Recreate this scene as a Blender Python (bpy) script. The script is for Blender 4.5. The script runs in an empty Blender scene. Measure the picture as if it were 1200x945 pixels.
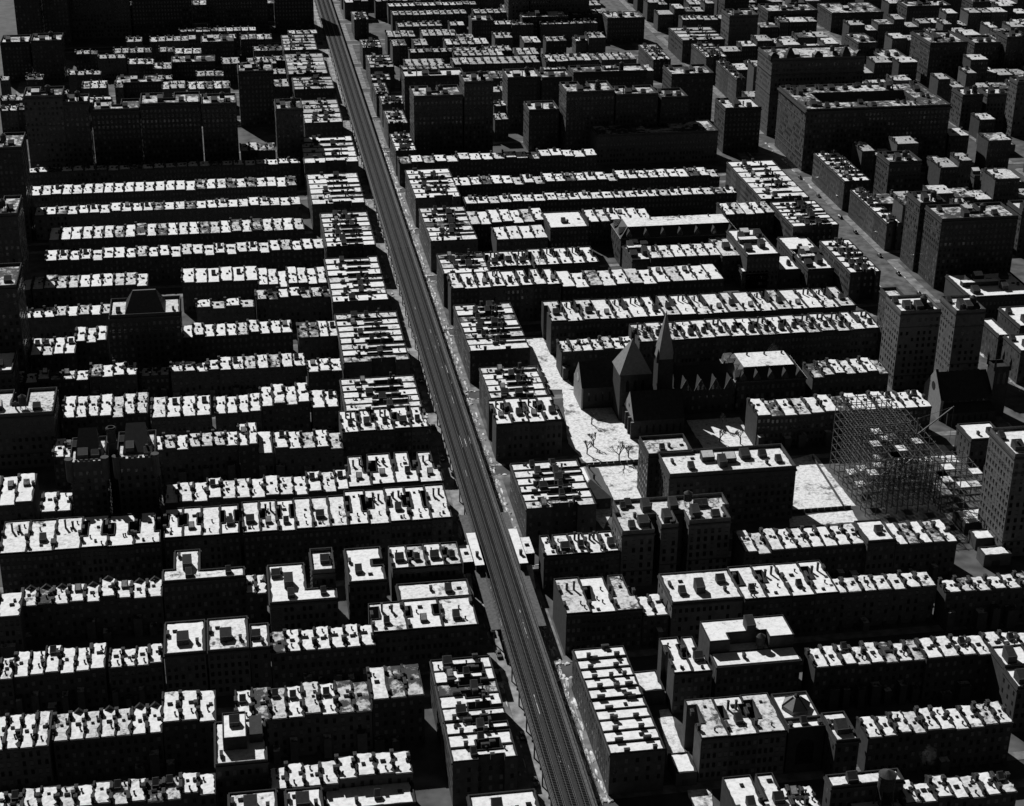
# Winter aerial view over snow-roofed city blocks with an elevated railway, black and white.
# Units are metres.  +X runs to the right (west), +Y away from the camera (south), Z up.
import bpy, math, random
from mathutils import Vector, Matrix
random.seed(7)
S = bpy.context.scene
COL = S.collection

# ------------------------------------------------------------------ camera
cam_d = bpy.data.cameras.new("camera")
cam = bpy.data.objects.new("camera", cam_d)
COL.objects.link(cam)
S.camera = cam
YAW, PITCH, ROLL, FOCAL = 0.1717, 0.4413, 0.0139, 2013.9 / 1200.0
cam_d.sensor_fit = 'HORIZONTAL'
cam_d.sensor_width = 36.0
cam_d.lens = 36.0 * FOCAL
cam_d.clip_start = 1.0
cam_d.clip_end = 20000.0
_f = Vector((math.sin(YAW) * math.cos(PITCH), math.cos(YAW) * math.cos(PITCH), -math.sin(PITCH)))
_r = Vector((math.cos(YAW), -math.sin(YAW), 0.0))
_u = _r.cross(_f)
_r2 = _r * math.cos(ROLL) + _u * math.sin(ROLL)
_u2 = -_r * math.sin(ROLL) + _u * math.cos(ROLL)
_m = Matrix((_r2, _u2, -_f)).transposed().to_4x4()
_m.translation = Vector((-96.1, -443.6, 355.9))
cam.matrix_world = _m

# ------------------------------------------------------------------ sky, sun, exposure
SUN_EL, SUN_AZ = math.radians(37.0), math.radians(-22.0)   # azimuth from +Y toward +X
W = bpy.data.worlds.new("World")
S.world = W
W.use_nodes = True
nt = W.node_tree
nt.nodes.clear()
sky = nt.nodes.new("ShaderNodeTexSky")
sky.sky_type = 'NISHITA'
sky.sun_disc = False
sky.sun_elevation = SUN_EL
sky.air_density = 0.2
sky.dust_density = 0.2
sky.ozone_density = 1.0
sky.sun_rotation = SUN_AZ % (2 * math.pi)
bw = nt.nodes.new("ShaderNodeRGBToBW")                        # the photograph is black and white
bg = nt.nodes.new("ShaderNodeBackground")
bg.inputs[1].default_value = 0.05
out = nt.nodes.new("ShaderNodeOutputWorld")
nt.links.new(sky.outputs[0], bw.inputs[0])
nt.links.new(bw.outputs[0], bg.inputs[0])
nt.links.new(bg.outputs[0], out.inputs[0])
sun_d = bpy.data.lights.new("sun", 'SUN')
sun_d.energy = 5.0
sun_d.angle = math.radians(0.5)
sun_d.color = (1, 1, 1)
sun = bpy.data.objects.new("sun", sun_d)
COL.objects.link(sun)
_s = Vector((math.sin(SUN_AZ) * math.cos(SUN_EL), math.cos(SUN_AZ) * math.cos(SUN_EL), math.sin(SUN_EL)))
sun.rotation_euler = (-_s).to_track_quat('-Z', 'Y').to_euler()
sun.location = (0, 0, 500)
S.view_settings.view_transform = 'Standard'
S.view_settings.look = 'None'
S.view_settings.gamma = 1.0
S.view_settings.use_curve_mapping = False
S.view_settings.exposure = 0.0
S.cycles.max_bounces = 5
S.cycles.diffuse_bounces = 3

# ------------------------------------------------------------------ materials (all neutral grey)
MATS = {}
def mat(name, lo, hi, scale=0.6, rough=0.9, bump=0.0, detail=3.0, spec=0.2):
    """Grey surface whose tone wanders between lo and hi with world position."""
    m = bpy.data.materials.new(name)
    m.use_nodes = True
    t = m.node_tree
    b = t.nodes["Principled BSDF"]
    b.inputs["Roughness"].default_value = rough
    b.inputs["Specular IOR Level"].default_value = spec
    g = t.nodes.new("ShaderNodeNewGeometry")
    n = t.nodes.new("ShaderNodeTexNoise")
    n.inputs["Scale"].default_value = scale
    n.inputs["Detail"].default_value = detail
    r = t.nodes.new("ShaderNodeValToRGB")
    r.color_ramp.elements[0].position, r.color_ramp.elements[1].position = 0.3, 0.7
    r.color_ramp.elements[0].color = (lo, lo, lo, 1)
    r.color_ramp.elements[1].color = (hi, hi, hi, 1)
    t.links.new(g.outputs["Position"], n.inputs["Vector"])
    t.links.new(n.outputs["Fac"], r.inputs["Fac"])
    t.links.new(r.outputs["Color"], b.inputs["Base Color"])
    if bump:
        bp = t.nodes.new("ShaderNodeBump")
        bp.inputs["Strength"].default_value = bump
        bp.inputs["Distance"].default_value = 0.2
        t.links.new(n.outputs["Fac"], bp.inputs["Height"])
        t.links.new(bp.outputs["Normal"], b.inputs["Normal"])
    MATS[name] = m
    return m

def snow_mat(name, bright, grey, melt_bias, melt_scale, tar=0.05):
    """Snow with sooty mottling and melted holes down to the dark roofing; the amount of melt differs from roof to roof."""
    m = bpy.data.materials.new(name)
    m.use_nodes = True
    t = m.node_tree
    b = t.nodes["Principled BSDF"]
    b.inputs["Roughness"].default_value = 0.85
    b.inputs["Specular IOR Level"].default_value = 0.15
    g = t.nodes.new("ShaderNodeNewGeometry")
    def noise(scale, detail, rough=0.55):
        n = t.nodes.new("ShaderNodeTexNoise")
        n.inputs["Scale"].default_value = scale
        n.inputs["Detail"].default_value = detail
        n.inputs["Roughness"].default_value = rough
        t.links.new(g.outputs["Position"], n.inputs["Vector"])
        return n.outputs["Fac"]
    def math_(op, a, bb):
        n = t.nodes.new("ShaderNodeMath")
        n.operation = op
        for i, x in enumerate((a, bb)):
            if isinstance(x, (int, float)):
                n.inputs[i].default_value = x
            else:
                t.links.new(x, n.inputs[i])
        return n.outputs[0]
    def ramp(f, p0, c0, p1, c1):
        n = t.nodes.new("ShaderNodeValToRGB")
        e = n.color_ramp.elements
        e[0].position, e[1].position = p0, p1
        e[0].color, e[1].color = (c0, c0, c0, 1), (c1, c1, c1, 1)
        t.links.new(f, n.inputs["Fac"])
        return n.outputs["Color"]
    def mix(f, a, bb):
        n = t.nodes.new("ShaderNodeMix")
        n.data_type = 'RGBA'
        t.links.new(f, n.inputs[0])
        for i, x in ((6, a), (7, bb)):
            if isinstance(x, float):
                n.inputs[i].default_value = (x, x, x, 1)
            else:
                t.links.new(x, n.inputs[i])
        return n.outputs[2]
    base = ramp(noise(0.7, 6.0, 0.65), 0.36, grey, 0.56, bright)
    patch = math_('ADD', noise(melt_scale, 7.0, 0.68), math_('MULTIPLY', math_('SUBTRACT', noise(0.06, 1.0), 0.5), 0.55))
    half = ramp(patch, 0.575 + melt_bias, 0.0, 0.70 + melt_bias, 0.7)
    hole = ramp(patch, 0.64 + melt_bias, 0.0, 0.74 + melt_bias, 0.92)
    c = mix(half, base, 0.30)
    c = mix(hole, c, tar)
    t.links.new(c, b.inputs["Base Color"])
    bp = t.nodes.new("ShaderNodeBump")
    bp.inputs["Strength"].default_value = 0.22
    bp.inputs["Distance"].default_value = 0.25
    t.links.new(noise(0.8, 4.0), bp.inputs["Height"])
    t.links.new(bp.outputs["Normal"], b.inputs["Normal"])
    MATS[name] = m
    return m

snow_mat("roof_snow", 0.86, 0.66, 0.05, 0.35)
snow_mat("patchy_snow", 0.82, 0.55, -0.01, 0.4)
snow_mat("worn_snow", 0.70, 0.42, -0.07, 0.5)
snow_mat("sooty_dimmed_snow", 0.46, 0.26, -0.06, 0.5)  # dirty at the kerbs; on far roofs it paints the dimming with distance
snow_mat("ground_snow", 0.82, 0.50, -0.035, 0.22, 0.12)
snow_mat("thin_snow", 0.66, 0.40, -0.20, 0.28, 0.02)
for i, (lo, hi) in enumerate(((0.045, 0.07), (0.055, 0.085), (0.075, 0.11), (0.038, 0.058))):
    mat("brick_tone_%d" % i, lo, hi, 0.5)
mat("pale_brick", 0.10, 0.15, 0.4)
mat("grey_brick", 0.045, 0.07, 0.4)
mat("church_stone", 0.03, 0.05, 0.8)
mat("dark_stone", 0.03, 0.05, 0.7)
mat("cornice_stone", 0.05, 0.08, 0.8)
mat("coping", 0.018, 0.035, 1.2)
mat("chimney_brick", 0.035, 0.07, 2.0)
mat("tar", 0.015, 0.03, 1.0, 0.8)
mat("slate", 0.022, 0.04, 0.8, 0.6)
mat("lit_gable_stone", 0.20, 0.28, 0.8)  # church stone lightened: the sun on the gables is put into the colour
mat("pale_slate", 0.17, 0.23, 0.8, 0.7)
mat("window_glass", 0.012, 0.02, 3.0, 0.12, spec=0.5)
mat("window_shade", 0.09, 0.15, 3.0, 0.5)
mat("asphalt", 0.04, 0.09, 0.12, 0.85, detail=6.0)
mat("avenue_asphalt", 0.09, 0.38, 0.22, 0.8, detail=9.0)
mat("worn_asphalt", 0.045, 0.15, 0.2, 0.85, detail=9.0)
mat("pavement", 0.09, 0.28, 0.25, 0.9, detail=7.0)
mat("yard_earth", 0.04, 0.13, 0.12, 0.95, detail=6.0)
mat("deck_wood", 0.028, 0.048, 0.35, 0.9, detail=6.0)
mat("tie_wood", 0.025, 0.045, 1.5)
mat("steel_dark", 0.035, 0.06, 0.6, 0.6)
mat("steel_bare", 0.06, 0.13, 0.6, 0.5)
mat("rail_steel", 0.10, 0.15, 0.3, 0.4)
mat("tank_wood", 0.03, 0.06, 1.0)
mat("fence_wood", 0.05, 0.10, 0.7)
mat("bark", 0.04, 0.08, 1.0)
mat("car_paint", 0.015, 0.03, 0.2, 0.3, spec=0.5)
mat("car_paint_grey", 0.08, 0.10, 0.2, 0.35, spec=0.5)
mat("tyre", 0.02, 0.03, 2.0)
mat("plank", 0.07, 0.13, 0.8)

# ------------------------------------------------------------------ geometry helpers
class G:
    """Collects faces; material names per face."""
    def __init__(s):
        s.v, s.f, s.m = [], [], []
    def face(s, pts, m):
        n = len(s.v)
        s.v.extend(pts)
        s.f.append(tuple(range(n, n + len(pts))))
        s.m.append(m)
    def box(s, x0, x1, y0, y1, z0, z1, m, top=None, bottom=False):
        n = len(s.v)
        s.v += [(x0, y0, z0), (x1, y0, z0), (x1, y1, z0), (x0, y1, z0), (x0, y0, z1), (x1, y0, z1), (x1, y1, z1), (x0, y1, z1)]
        F = [(0, 1, 5, 4), (1, 2, 6, 5), (2, 3, 7, 6), (3, 0, 4, 7), (4, 5, 6, 7)]
        M = [m] * 4 + [top or m]
        if bottom:
            F.append((3, 2, 1, 0)); M.append(m)
        s.f += [tuple(n + i for i in q) for q in F]
        s.m += M
    def prism(s, poly, z0, z1, m, top=None, ztop=None):
        """Closed walls round a counter-clockwise outline and a flat (or, with ztop(x, y), sloping) top."""
        n, k = len(s.v), len(poly)
        s.v += [(x, y, z0) for x, y in poly] + [(x, y, ztop(x, y) if ztop else z1) for x, y in poly]
        for i in range(k):
            j = (i + 1) % k
            s.f.append((n + i, n + j, n + k + j, n + k + i)); s.m.append(m)
        s.f.append(tuple(n + k + i for i in range(k))); s.m.append(top or m)
    def ring(s, poly, t, z0, z1, m, top=None):
        """A parapet of thickness t standing on the inside of an outline."""
        inn = inset(poly, t)
        n, k = len(s.v), len(poly)
        for P, z in ((poly, z0), (poly, z1), (inn, z1), (inn, z0)):
            s.v += [(x, y, z) for x, y in P]
        for i in range(k):
            j = (i + 1) % k
            for a in range(3):
                s.f.append((n + a * k + i, n + a * k + j, n + (a + 1) * k + j, n + (a + 1) * k + i))
                s.m.append((top or m) if a == 1 else m)
    def loft(s, rings, m, cap=None):
        """Connects equal rings of points; caps the last one."""
        n, k = len(s.v), len(rings[0])
        for R in rings:
            s.v += R
        for a in range(len(rings) - 1):
            for i in range(k):
                j = (i + 1) % k
                s.f.append((n + a * k + i, n + a * k + j, n + (a + 1) * k + j, n + (a + 1) * k + i)); s.m.append(m)
        s.f.append(tuple(n + (len(rings) - 1) * k + i for i in range(k))); s.m.append(cap or m)
    def lathe(s, prof, m, k=12, cx=0.0, cy=0.0, cap=None):
        s.loft([[(cx + r * math.cos(2 * math.pi * i / k), cy + r * math.sin(2 * math.pi * i / k), z) for i in range(k)] for r, z in prof], m, cap)
    def bar(s, a, b, w, m, h=None):
        """A square bar from a to b."""
        a, b = Vector(a), Vector(b)
        d = (b - a).normalized()
        u = d.cross(Vector((0, 0, 1)))
        u = u.normalized() if u.length > 1e-4 else Vector((1, 0, 0))
        v = u.cross(d).normalized()
        u, v = u * w / 2, v * (h or w) / 2
        n = len(s.v)
        for p in (a, b):
            s.v += [tuple(p - u - v), tuple(p + u - v), tuple(p + u + v), tuple(p - u + v)]
        for q in ((0, 1, 5, 4), (1, 2, 6, 5), (2, 3, 7, 6), (3, 0, 4, 7), (3, 2, 1, 0), (4, 5, 6, 7)):
            s.f.append(tuple(n + i for i in q)); s.m.append(m)
    def add(s, o, off=(0, 0, 0)):
        n = len(s.v)
        x, y, z = off
        s.v += [(a + x, b + y, c + z) for a, b, c in o.v]
        s.f += [tuple(n + i for i in q) for q in o.f]
        s.m += o.m
    def mesh(s, name):
        me = bpy.data.meshes.new(name)
        me.from_pydata(s.v, [], s.f)
        names = list(dict.fromkeys(s.m))
        for x in names:
            me.materials.append(MATS[x])
        if len(names) > 1:
            ix = {x: i for i, x in enumerate(names)}
            me.polygons.foreach_set("material_index", [ix[x] for x in s.m])
        me.update()
        return me

def inset(poly, t):
    k = len(poly)
    out = []
    for i in range(k):
        (ax, ay), (bx, by), (cx, cy) = poly[i - 1], poly[i], poly[(i + 1) % k]
        d1 = Vector((bx - ax, by - ay)).normalized(); d2 = Vector((cx - bx, cy - by)).normalized()
        n1, n2 = Vector((-d1.y, d1.x)), Vector((-d2.y, d2.x))
        q = n1 + n2
        q = q * (t / max(0.2, 1 + n1.dot(n2)))
        out.append((bx + q.x, by + q.y))
    return out

def put(name, geo, parent=None, loc=(0, 0, 0), kind=None, cache=None):
    """Links one mesh object; geo is a G or a finished mesh (shared between copies)."""
    me = geo.mesh(name) if isinstance(geo, G) else geo
    o = bpy.data.objects.new(name, me)
    o.location = loc
    if parent is not None:
        o.parent = parent
    if kind:
        o["kind"] = kind
    COL.objects.link(o)
    return o

def thing(name, label, cat, loc=(0, 0, 0), group=None):
    o = bpy.data.objects.new(name, None)
    o.empty_display_size = 0.5
    o.location = loc
    o["label"] = label
    o["category"] = cat
    if group:
        o["group"] = group
    COL.objects.link(o)
    return o

def tag(o, label, cat, group=None):
    o["label"], o["category"] = label, cat
    if group:
        o["group"] = group
    return o

ORD = ["", "first", "second", "third", "fourth", "fifth", "sixth", "seventh", "eighth", "ninth", "tenth", "eleventh", "twelfth", "thirteenth",
       "fourteenth", "fifteenth", "sixteenth", "seventeenth", "eighteenth", "nineteenth", "twentieth", "twenty-first", "twenty-second",
       "twenty-third", "twenty-fourth", "twenty-fifth", "twenty-sixth", "twenty-seventh", "twenty-eighth", "twenty-ninth", "thirtieth",
       "thirty-first", "thirty-second", "thirty-third", "thirty-fourth", "thirty-fifth"]
# position words that one can count from the nearer end of a run
def place_in(i, n):
    a, b = i + 1, n - i
    if n == 1:
        return "the only one"
    return ORD[a] + " from left" if a <= b else (("rightmost" if b == 1 else ORD[b] + " from right"))

# ------------------------------------------------------------------ building pieces shared by copies
def shared(geo, name):
    if not hasattr(geo, "me"):
        geo.me = geo.mesh(name)
    return geo.me

def chimney_geo(w, l, h, m="chimney_brick"):
    g = G()
    def sq(a, b, z):
        return [(-a / 2, -b / 2, z), (a / 2, -b / 2, z), (a / 2, b / 2, z), (-a / 2, b / 2, z)]
    g.loft([sq(w, l, -0.3), sq(w, l, h - 0.35), sq(w + 0.2, l + 0.2, h - 0.3), sq(w + 0.2, l + 0.2, h - 0.05), sq(w - 0.1, l - 0.1, h), sq(w - 0.35, l - 0.35, h + 0.02)], m, "tar")
    return g
CHIM = [chimney_geo(1.0, 1.7, 1.7), chimney_geo(0.9, 2.6, 1.5), chimney_geo(1.1, 1.3, 2.1), chimney_geo(0.9, 3.6, 1.3)]
CHIM_X = [chimney_geo(1.8, 1.0, 1.7), chimney_geo(2.6, 0.9, 1.5), chimney_geo(1.3, 1.1, 2.1)]
FLUE = [chimney_geo(0.8, 0.9, 2.8), chimney_geo(0.7, 0.8, 3.6)]
def skylight_geo(w, l, h):
    g = G()
    g.loft([[(-a, -b, z), (a, -b, z), (a, b, z), (-a, b, z)] for a, b, z in ((w / 2, l / 2, -0.2), (w / 2, l / 2, h * 0.6), (w / 2 + 0.08, l / 2 + 0.08, h * 0.62), (w / 2 - 0.12, 0.06, h))], "coping", "window_glass")
    return g
SKY = [skylight_geo(1.1, 1.3, 0.7), skylight_geo(0.9, 0.9, 0.6), skylight_geo(1.6, 1.2, 0.8)]
VENT = chimney_geo(0.45, 0.45, 1.2, "coping")
def hatch_geo(w, l, h):
    g = G()
    g.loft([[(-w / 2, -l / 2, -0.2), (w / 2, -l / 2, -0.2), (w / 2, l / 2, -0.2), (-w / 2, l / 2, -0.2)],
            [(-w / 2, -l / 2, h * 0.75), (w / 2, -l / 2, h * 0.75), (w / 2, l / 2, h), (-w / 2, l / 2, h)]], "coping", "tar")
    return g
HATCH = [hatch_geo(0.9, 1.1, 0.9), hatch_geo(1.2, 1.0, 0.7)]
def bulkhead_geo(w, l, h, m="chimney_brick", top="tar"):
    g = G()
    g.loft([[(-w / 2, -l / 2, -0.2), (w / 2, -l / 2, -0.2), (w / 2, l / 2, -0.2), (-w / 2, l / 2, -0.2)],
            [(-w / 2, -l / 2, h - 1.3), (w / 2, -l / 2, h - 1.3), (w / 2, l / 2, h), (-w / 2, l / 2, h)],
            [(-w / 2 + 0.25, -l / 2 + 0.25, h - 1.3), (w / 2 - 0.25, -l / 2 + 0.25, h - 1.3), (w / 2 - 0.25, l / 2 - 0.25, h + 0.05), (-w / 2 + 0.25, l / 2 - 0.25, h + 0.05)]], m, top)
    return g
BULK = [bulkhead_geo(2.6, 3.4, 2.7), bulkhead_geo(2.2, 2.6, 2.5), bulkhead_geo(3.4, 3.0, 2.8), bulkhead_geo(2.4, 2.6, 2.4, "grey_brick", "patchy_snow")]
BIGBULK = [bulkhead_geo(4.2, 4.4, 3.4), bulkhead_geo(5.5, 4.0, 3.6, "chimney_brick", "roof_snow"), bulkhead_geo(3.4, 5.0, 4.2, "grey_brick", "tar")]
TANKG = G()
TANKG.lathe([(1.7, 0), (1.75, 0.1), (1.7, 3.2), (1.85, 3.25), (0.2, 4.4), (0.05, 4.5)], "tank_wood", 14)
TANKLEG = G()
TANKLEG.bar((0, 0, -0.3), (0, 0, 2.6), 0.22, "steel_dark")

def panes(g, a, b, z0, z1, rng, floor=3.3, step=2.2, ww=1.05, wh=1.75, out=0.04, first=1.1, shade=0.35, sill=False):
    """Rows of sash windows on the upright wall from a to b (outward side on the right of a>b is negative)."""
    ax, ay = a; bx, by = b
    L = math.hypot(bx - ax, by - ay)
    n = max(1, int((L - 0.5) / step))
    ux, uy = (bx - ax) / L, (by - ay) / L
    nx, ny = uy, -ux
    gap = L / n
    nf = max(1, int((z1 - z0 - 0.7) / floor))
    fl = (z1 - z0 - 0.4) / nf
    for k in range(nf):
        z = z0 + k * fl + min(first, fl * 0.33)
        for i in range(n):
            c = (i + 0.5) * gap
            m = "window_shade" if rng.random() < shade else "window_glass"
            p = [(ax + ux * (c + s) + nx * out, ay + uy * (c + s) + ny * out) for s in (-ww / 2, ww / 2)]
            h = min(wh, fl * 0.6)
            g.face([(p[0][0], p[0][1], z), (p[1][0], p[1][1], z), (p[1][0], p[1][1], z + h), (p[0][0], p[0][1], z + h)], m)
            if sill:
                q = [(x + nx * 0.14, y + ny * 0.14) for x, y in p]
                for zz in (z - 0.16, z + h + 0.02):
                    g.face([(q[0][0], q[0][1], zz), (q[1][0], q[1][1], zz), (q[1][0], q[1][1], zz + 0.15), (q[0][0], q[0][1], zz + 0.15)], "cornice_stone")
                    g.face([(q[0][0], q[0][1], zz + 0.15), (q[1][0], q[1][1], zz + 0.15), (p[1][0], p[1][1], zz + 0.15), (p[0][0], p[0][1], zz + 0.15)], "cornice_stone")

# a part: (name, geometry, offset, kind)
def rowhouse_variant(w, d, h, gabled, rng, brick, detail=True, far_dim=False):
    """A four-storey party-wall house; local origin at its front left foot, front on y = 0."""
    P = []
    g = G()
    g.box(0.01, w - 0.01, 0, d, 0, h, brick, "tar")
    P.append(("walls", g, (0, 0, 0), None))
    g = G()
    snow = rng.choices(("roof_snow", "patchy_snow", "worn_snow"), (0.60, 0.28, 0.12))[0]
    if rng.random() < 0.07: snow = "thin_snow"
    if far_dim: snow = rng.choice(("sooty_dimmed_snow", "sooty_dimmed_snow", "worn_snow", "thin_snow"))  # far roofs painted darker: dimming with distance put into the snow colour
    # the snow lies in an uneven sheet between the party walls
    nx, ny = (4, 9) if detail else (3, 5)
    ml, mr = rng.uniform(0.3, 0.7), rng.uniform(0.25, 0.55)          # bare margins along the party walls
    x0, x1, y0, y1 = ml, w - mr, -0.12, d - rng.uniform(0.1, 0.9)
    nn = len(g.v)
    for j in range(ny + 1):
        for i in range(nx + 1):
            e = 0.0 if 0 < i < nx and 0 < j < ny else 1.0
            jy = rng.uniform(-0.55, 0.12) if j == ny else (rng.uniform(0, 0.18) if j == 0 else 0.0)
            jx = rng.uniform(-0.25, 0.42) * (1 if i == 0 else -1) if i in (0, nx) and j > 0 else 0.0
            if i in (0, nx) and j > 0 and rng.random() < 0.16:
                jx *= 2.6
            g.v.append((x0 + (x1 - x0) * i / nx + jx, y0 + (y1 - y0) * j / ny + jy, h + 0.10 + 0.35 * j / ny + (1 - e) * rng.uniform(0, 0.09)))
    for j in range(ny):
        for i in range(nx):
            a = nn + j * (nx + 1) + i
            g.f.append((a, a + 1, a + nx + 2, a + nx + 1)); g.m.append(snow)
    # its edges drop to the roof
    edge = [nn + i for i in range(nx + 1)] + [nn + j * (nx + 1) + nx for j in range(1, ny + 1)] + [nn + ny * (nx + 1) + i for i in range(nx - 1, -1, -1)] + [nn + j * (nx + 1) for j in range(ny - 1, 0, -1)]
    base = len(g.v)
    for q in edge:
        x, y, z = g.v[q]
        g.v.append((x, y, h - 0.05))
    for i in range(len(edge)):
        j = (i + 1) % len(edge)
        g.f.append((edge[i], base + i, base + j, edge[j])); g.m.append("coping")
    P.append(("roof", g, (0, 0, 0), None))
    # party wall on the left boundary: one stepped profile
    g = G()
    a, b = rng.uniform(0.1, 0.2) * d, rng.uniform(0.3, 0.42) * d
    c, e = rng.uniform(0.62, 0.70) * d, rng.uniform(0.84, 0.97) * d
    prof = [(0.1, 0.35), (a, 0.5), (a + 0.1, 1.0), (b, 1.05), (b + 0.1, 0.45), (c, 0.55), (c + 0.1, 1.15), (e, 1.15), (e + 0.1, 0.6), (d - 0.02, 0.6)]
    k = len(prof)
    t = rng.uniform(0.24, 0.36)
    g.v += [(-t, y, h - 0.1) for y, z in prof] + [(-t, y, h + z) for y, z in prof] + [(t, y, h + z) for y, z in prof] + [(t, y, h - 0.1) for y, z in prof]
    for s in range(3):
        for i in range(k - 1):
            g.f.append((s * k + i, (s + 1) * k + i, (s + 1) * k + i + 1, s * k + i + 1)); g.m.append("coping")
    g.f.append((0, 3 * k, 2 * k, k)); g.m.append("coping")
    g.f.append((k - 1, 2 * k - 1, 3 * k - 1, 4 * k - 1)); g.m.append("coping")
    P.append(("party_wall", g, (0, 0, 0), None))
    if rng.random() < 0.85:
        P.append(("chimney", rng.choice(CHIM), (0.02, rng.uniform(0.62, 0.86) * d, h + 0.3), None))
    if rng.random() < 0.8:
        P.append(("chimney", rng.choice(CHIM), (0.02, rng.uniform(0.12, 0.4) * d, h + 0.2), None))
    if rng.random() < 0.45:
        P.append(("chimney", rng.choice(CHIM[:3:2]), (w - 0.75, rng.uniform(0.3, 0.7) * d, h + 0.2), None))
    if rng.random() < 0.16:
        P.append(("bulkhead", rng.choice(BULK[1:2] + BULK[3:]), (w * rng.uniform(0.3, 0.6), d * rng.uniform(0.5, 0.7), h + 0.15), None))
    if rng.random() < 0.4:
        P.append(("vent", VENT, (w * rng.uniform(0.25, 0.8), d * rng.uniform(0.15, 0.35), h + 0.15), None))
    if rng.random() < 0.3:
        P.append(("vent", VENT, (w * rng.uniform(0.25, 0.8), d * rng.uniform(0.65, 0.85), h + 0.25), None))
    r = rng.random()
    if r < 0.85:
        P.append(("skylight", rng.choice(SKY), (w * rng.uniform(0.38, 0.62), d * rng.uniform(0.42, 0.6), h + 0.25), None))
    if rng.random() < 0.6:
        P.append(("roof_hatch", rng.choice(HATCH), (w * rng.uniform(0.68, 0.85), d * rng.uniform(0.42, 0.66), h + 0.25), None))
    if gabled and rng.random() < 0.75:
        g = G()
        gw = w * 0.42
        g.face([(w / 2 - gw, d - 1.1, h), (w / 2 + gw, d - 1.1, h), (w / 2, d - 1.1, h + 2.0)], "slate")
        g.face([(w / 2 - gw, d, h), (w / 2, d, h + 2.0), (w / 2 + gw, d, h)], "slate")
        g.face([(w / 2 - gw, d - 1.1, h), (w / 2, d - 1.1, h + 2.0), (w / 2, d, h + 2.0), (w / 2 - gw, d, h)], "slate")
        g.face([(w / 2 + gw, d - 1.1, h), (w / 2 + gw, d, h), (w / 2, d, h + 2.0), (w / 2, d - 1.1, h + 2.0)], "slate")
        P.append(("gable", g, (0, 0, 0), None))
    g = G()
    g.box(0.02, w - 0.02, -0.38, -0.01, h - 0.75, h - 0.08, "cornice_stone", bottom=True)
    P.append(("cornice", g, (0, 0, 0), None))
    g = G()
    panes(g, (0, 0), (w, 0), 0.6, h - 0.9, rng, floor=3.4, step=1.9, sill=detail)
    P.append(("windows", g, (0, 0, 0), "stuff"))
    if detail and rng.random() < 0.5:
        g = G()
        ww = w * rng.uniform(0.45, 0.7)
        g.box(0.3, ww, -rng.uniform(2.5, 4.0), -0.01, 0, rng.uniform(3.2, 9.0), brick, "thin_snow")  # wing roof in dark snow; the yard shade is put into its colour
        P.append(("rear_wing", g, (0, 0, 0), None))
    elif detail:
        g = G()
        x = w * 0.62
        g.face([(x, -2.2, 0.05), (x + 1.5, -2.2, 0.05), (x + 1.5, -0.02, 1.6), (x, -0.02, 1.6)], "dark_stone")
        g.face([(x, -2.2, 0.0), (x, -2.2, 0.05), (x, -0.02, 1.6), (x, -0.02, 0.0)], "dark_stone")
        g.face([(x + 1.5, -2.2, 0.0), (x + 1.5, -0.02, 0.0), (x + 1.5, -0.02, 1.6), (x + 1.5, -2.2, 0.05)], "dark_stone")
        P.append(("stoop", g, (0, 0, 0), None))
    return P

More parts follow.
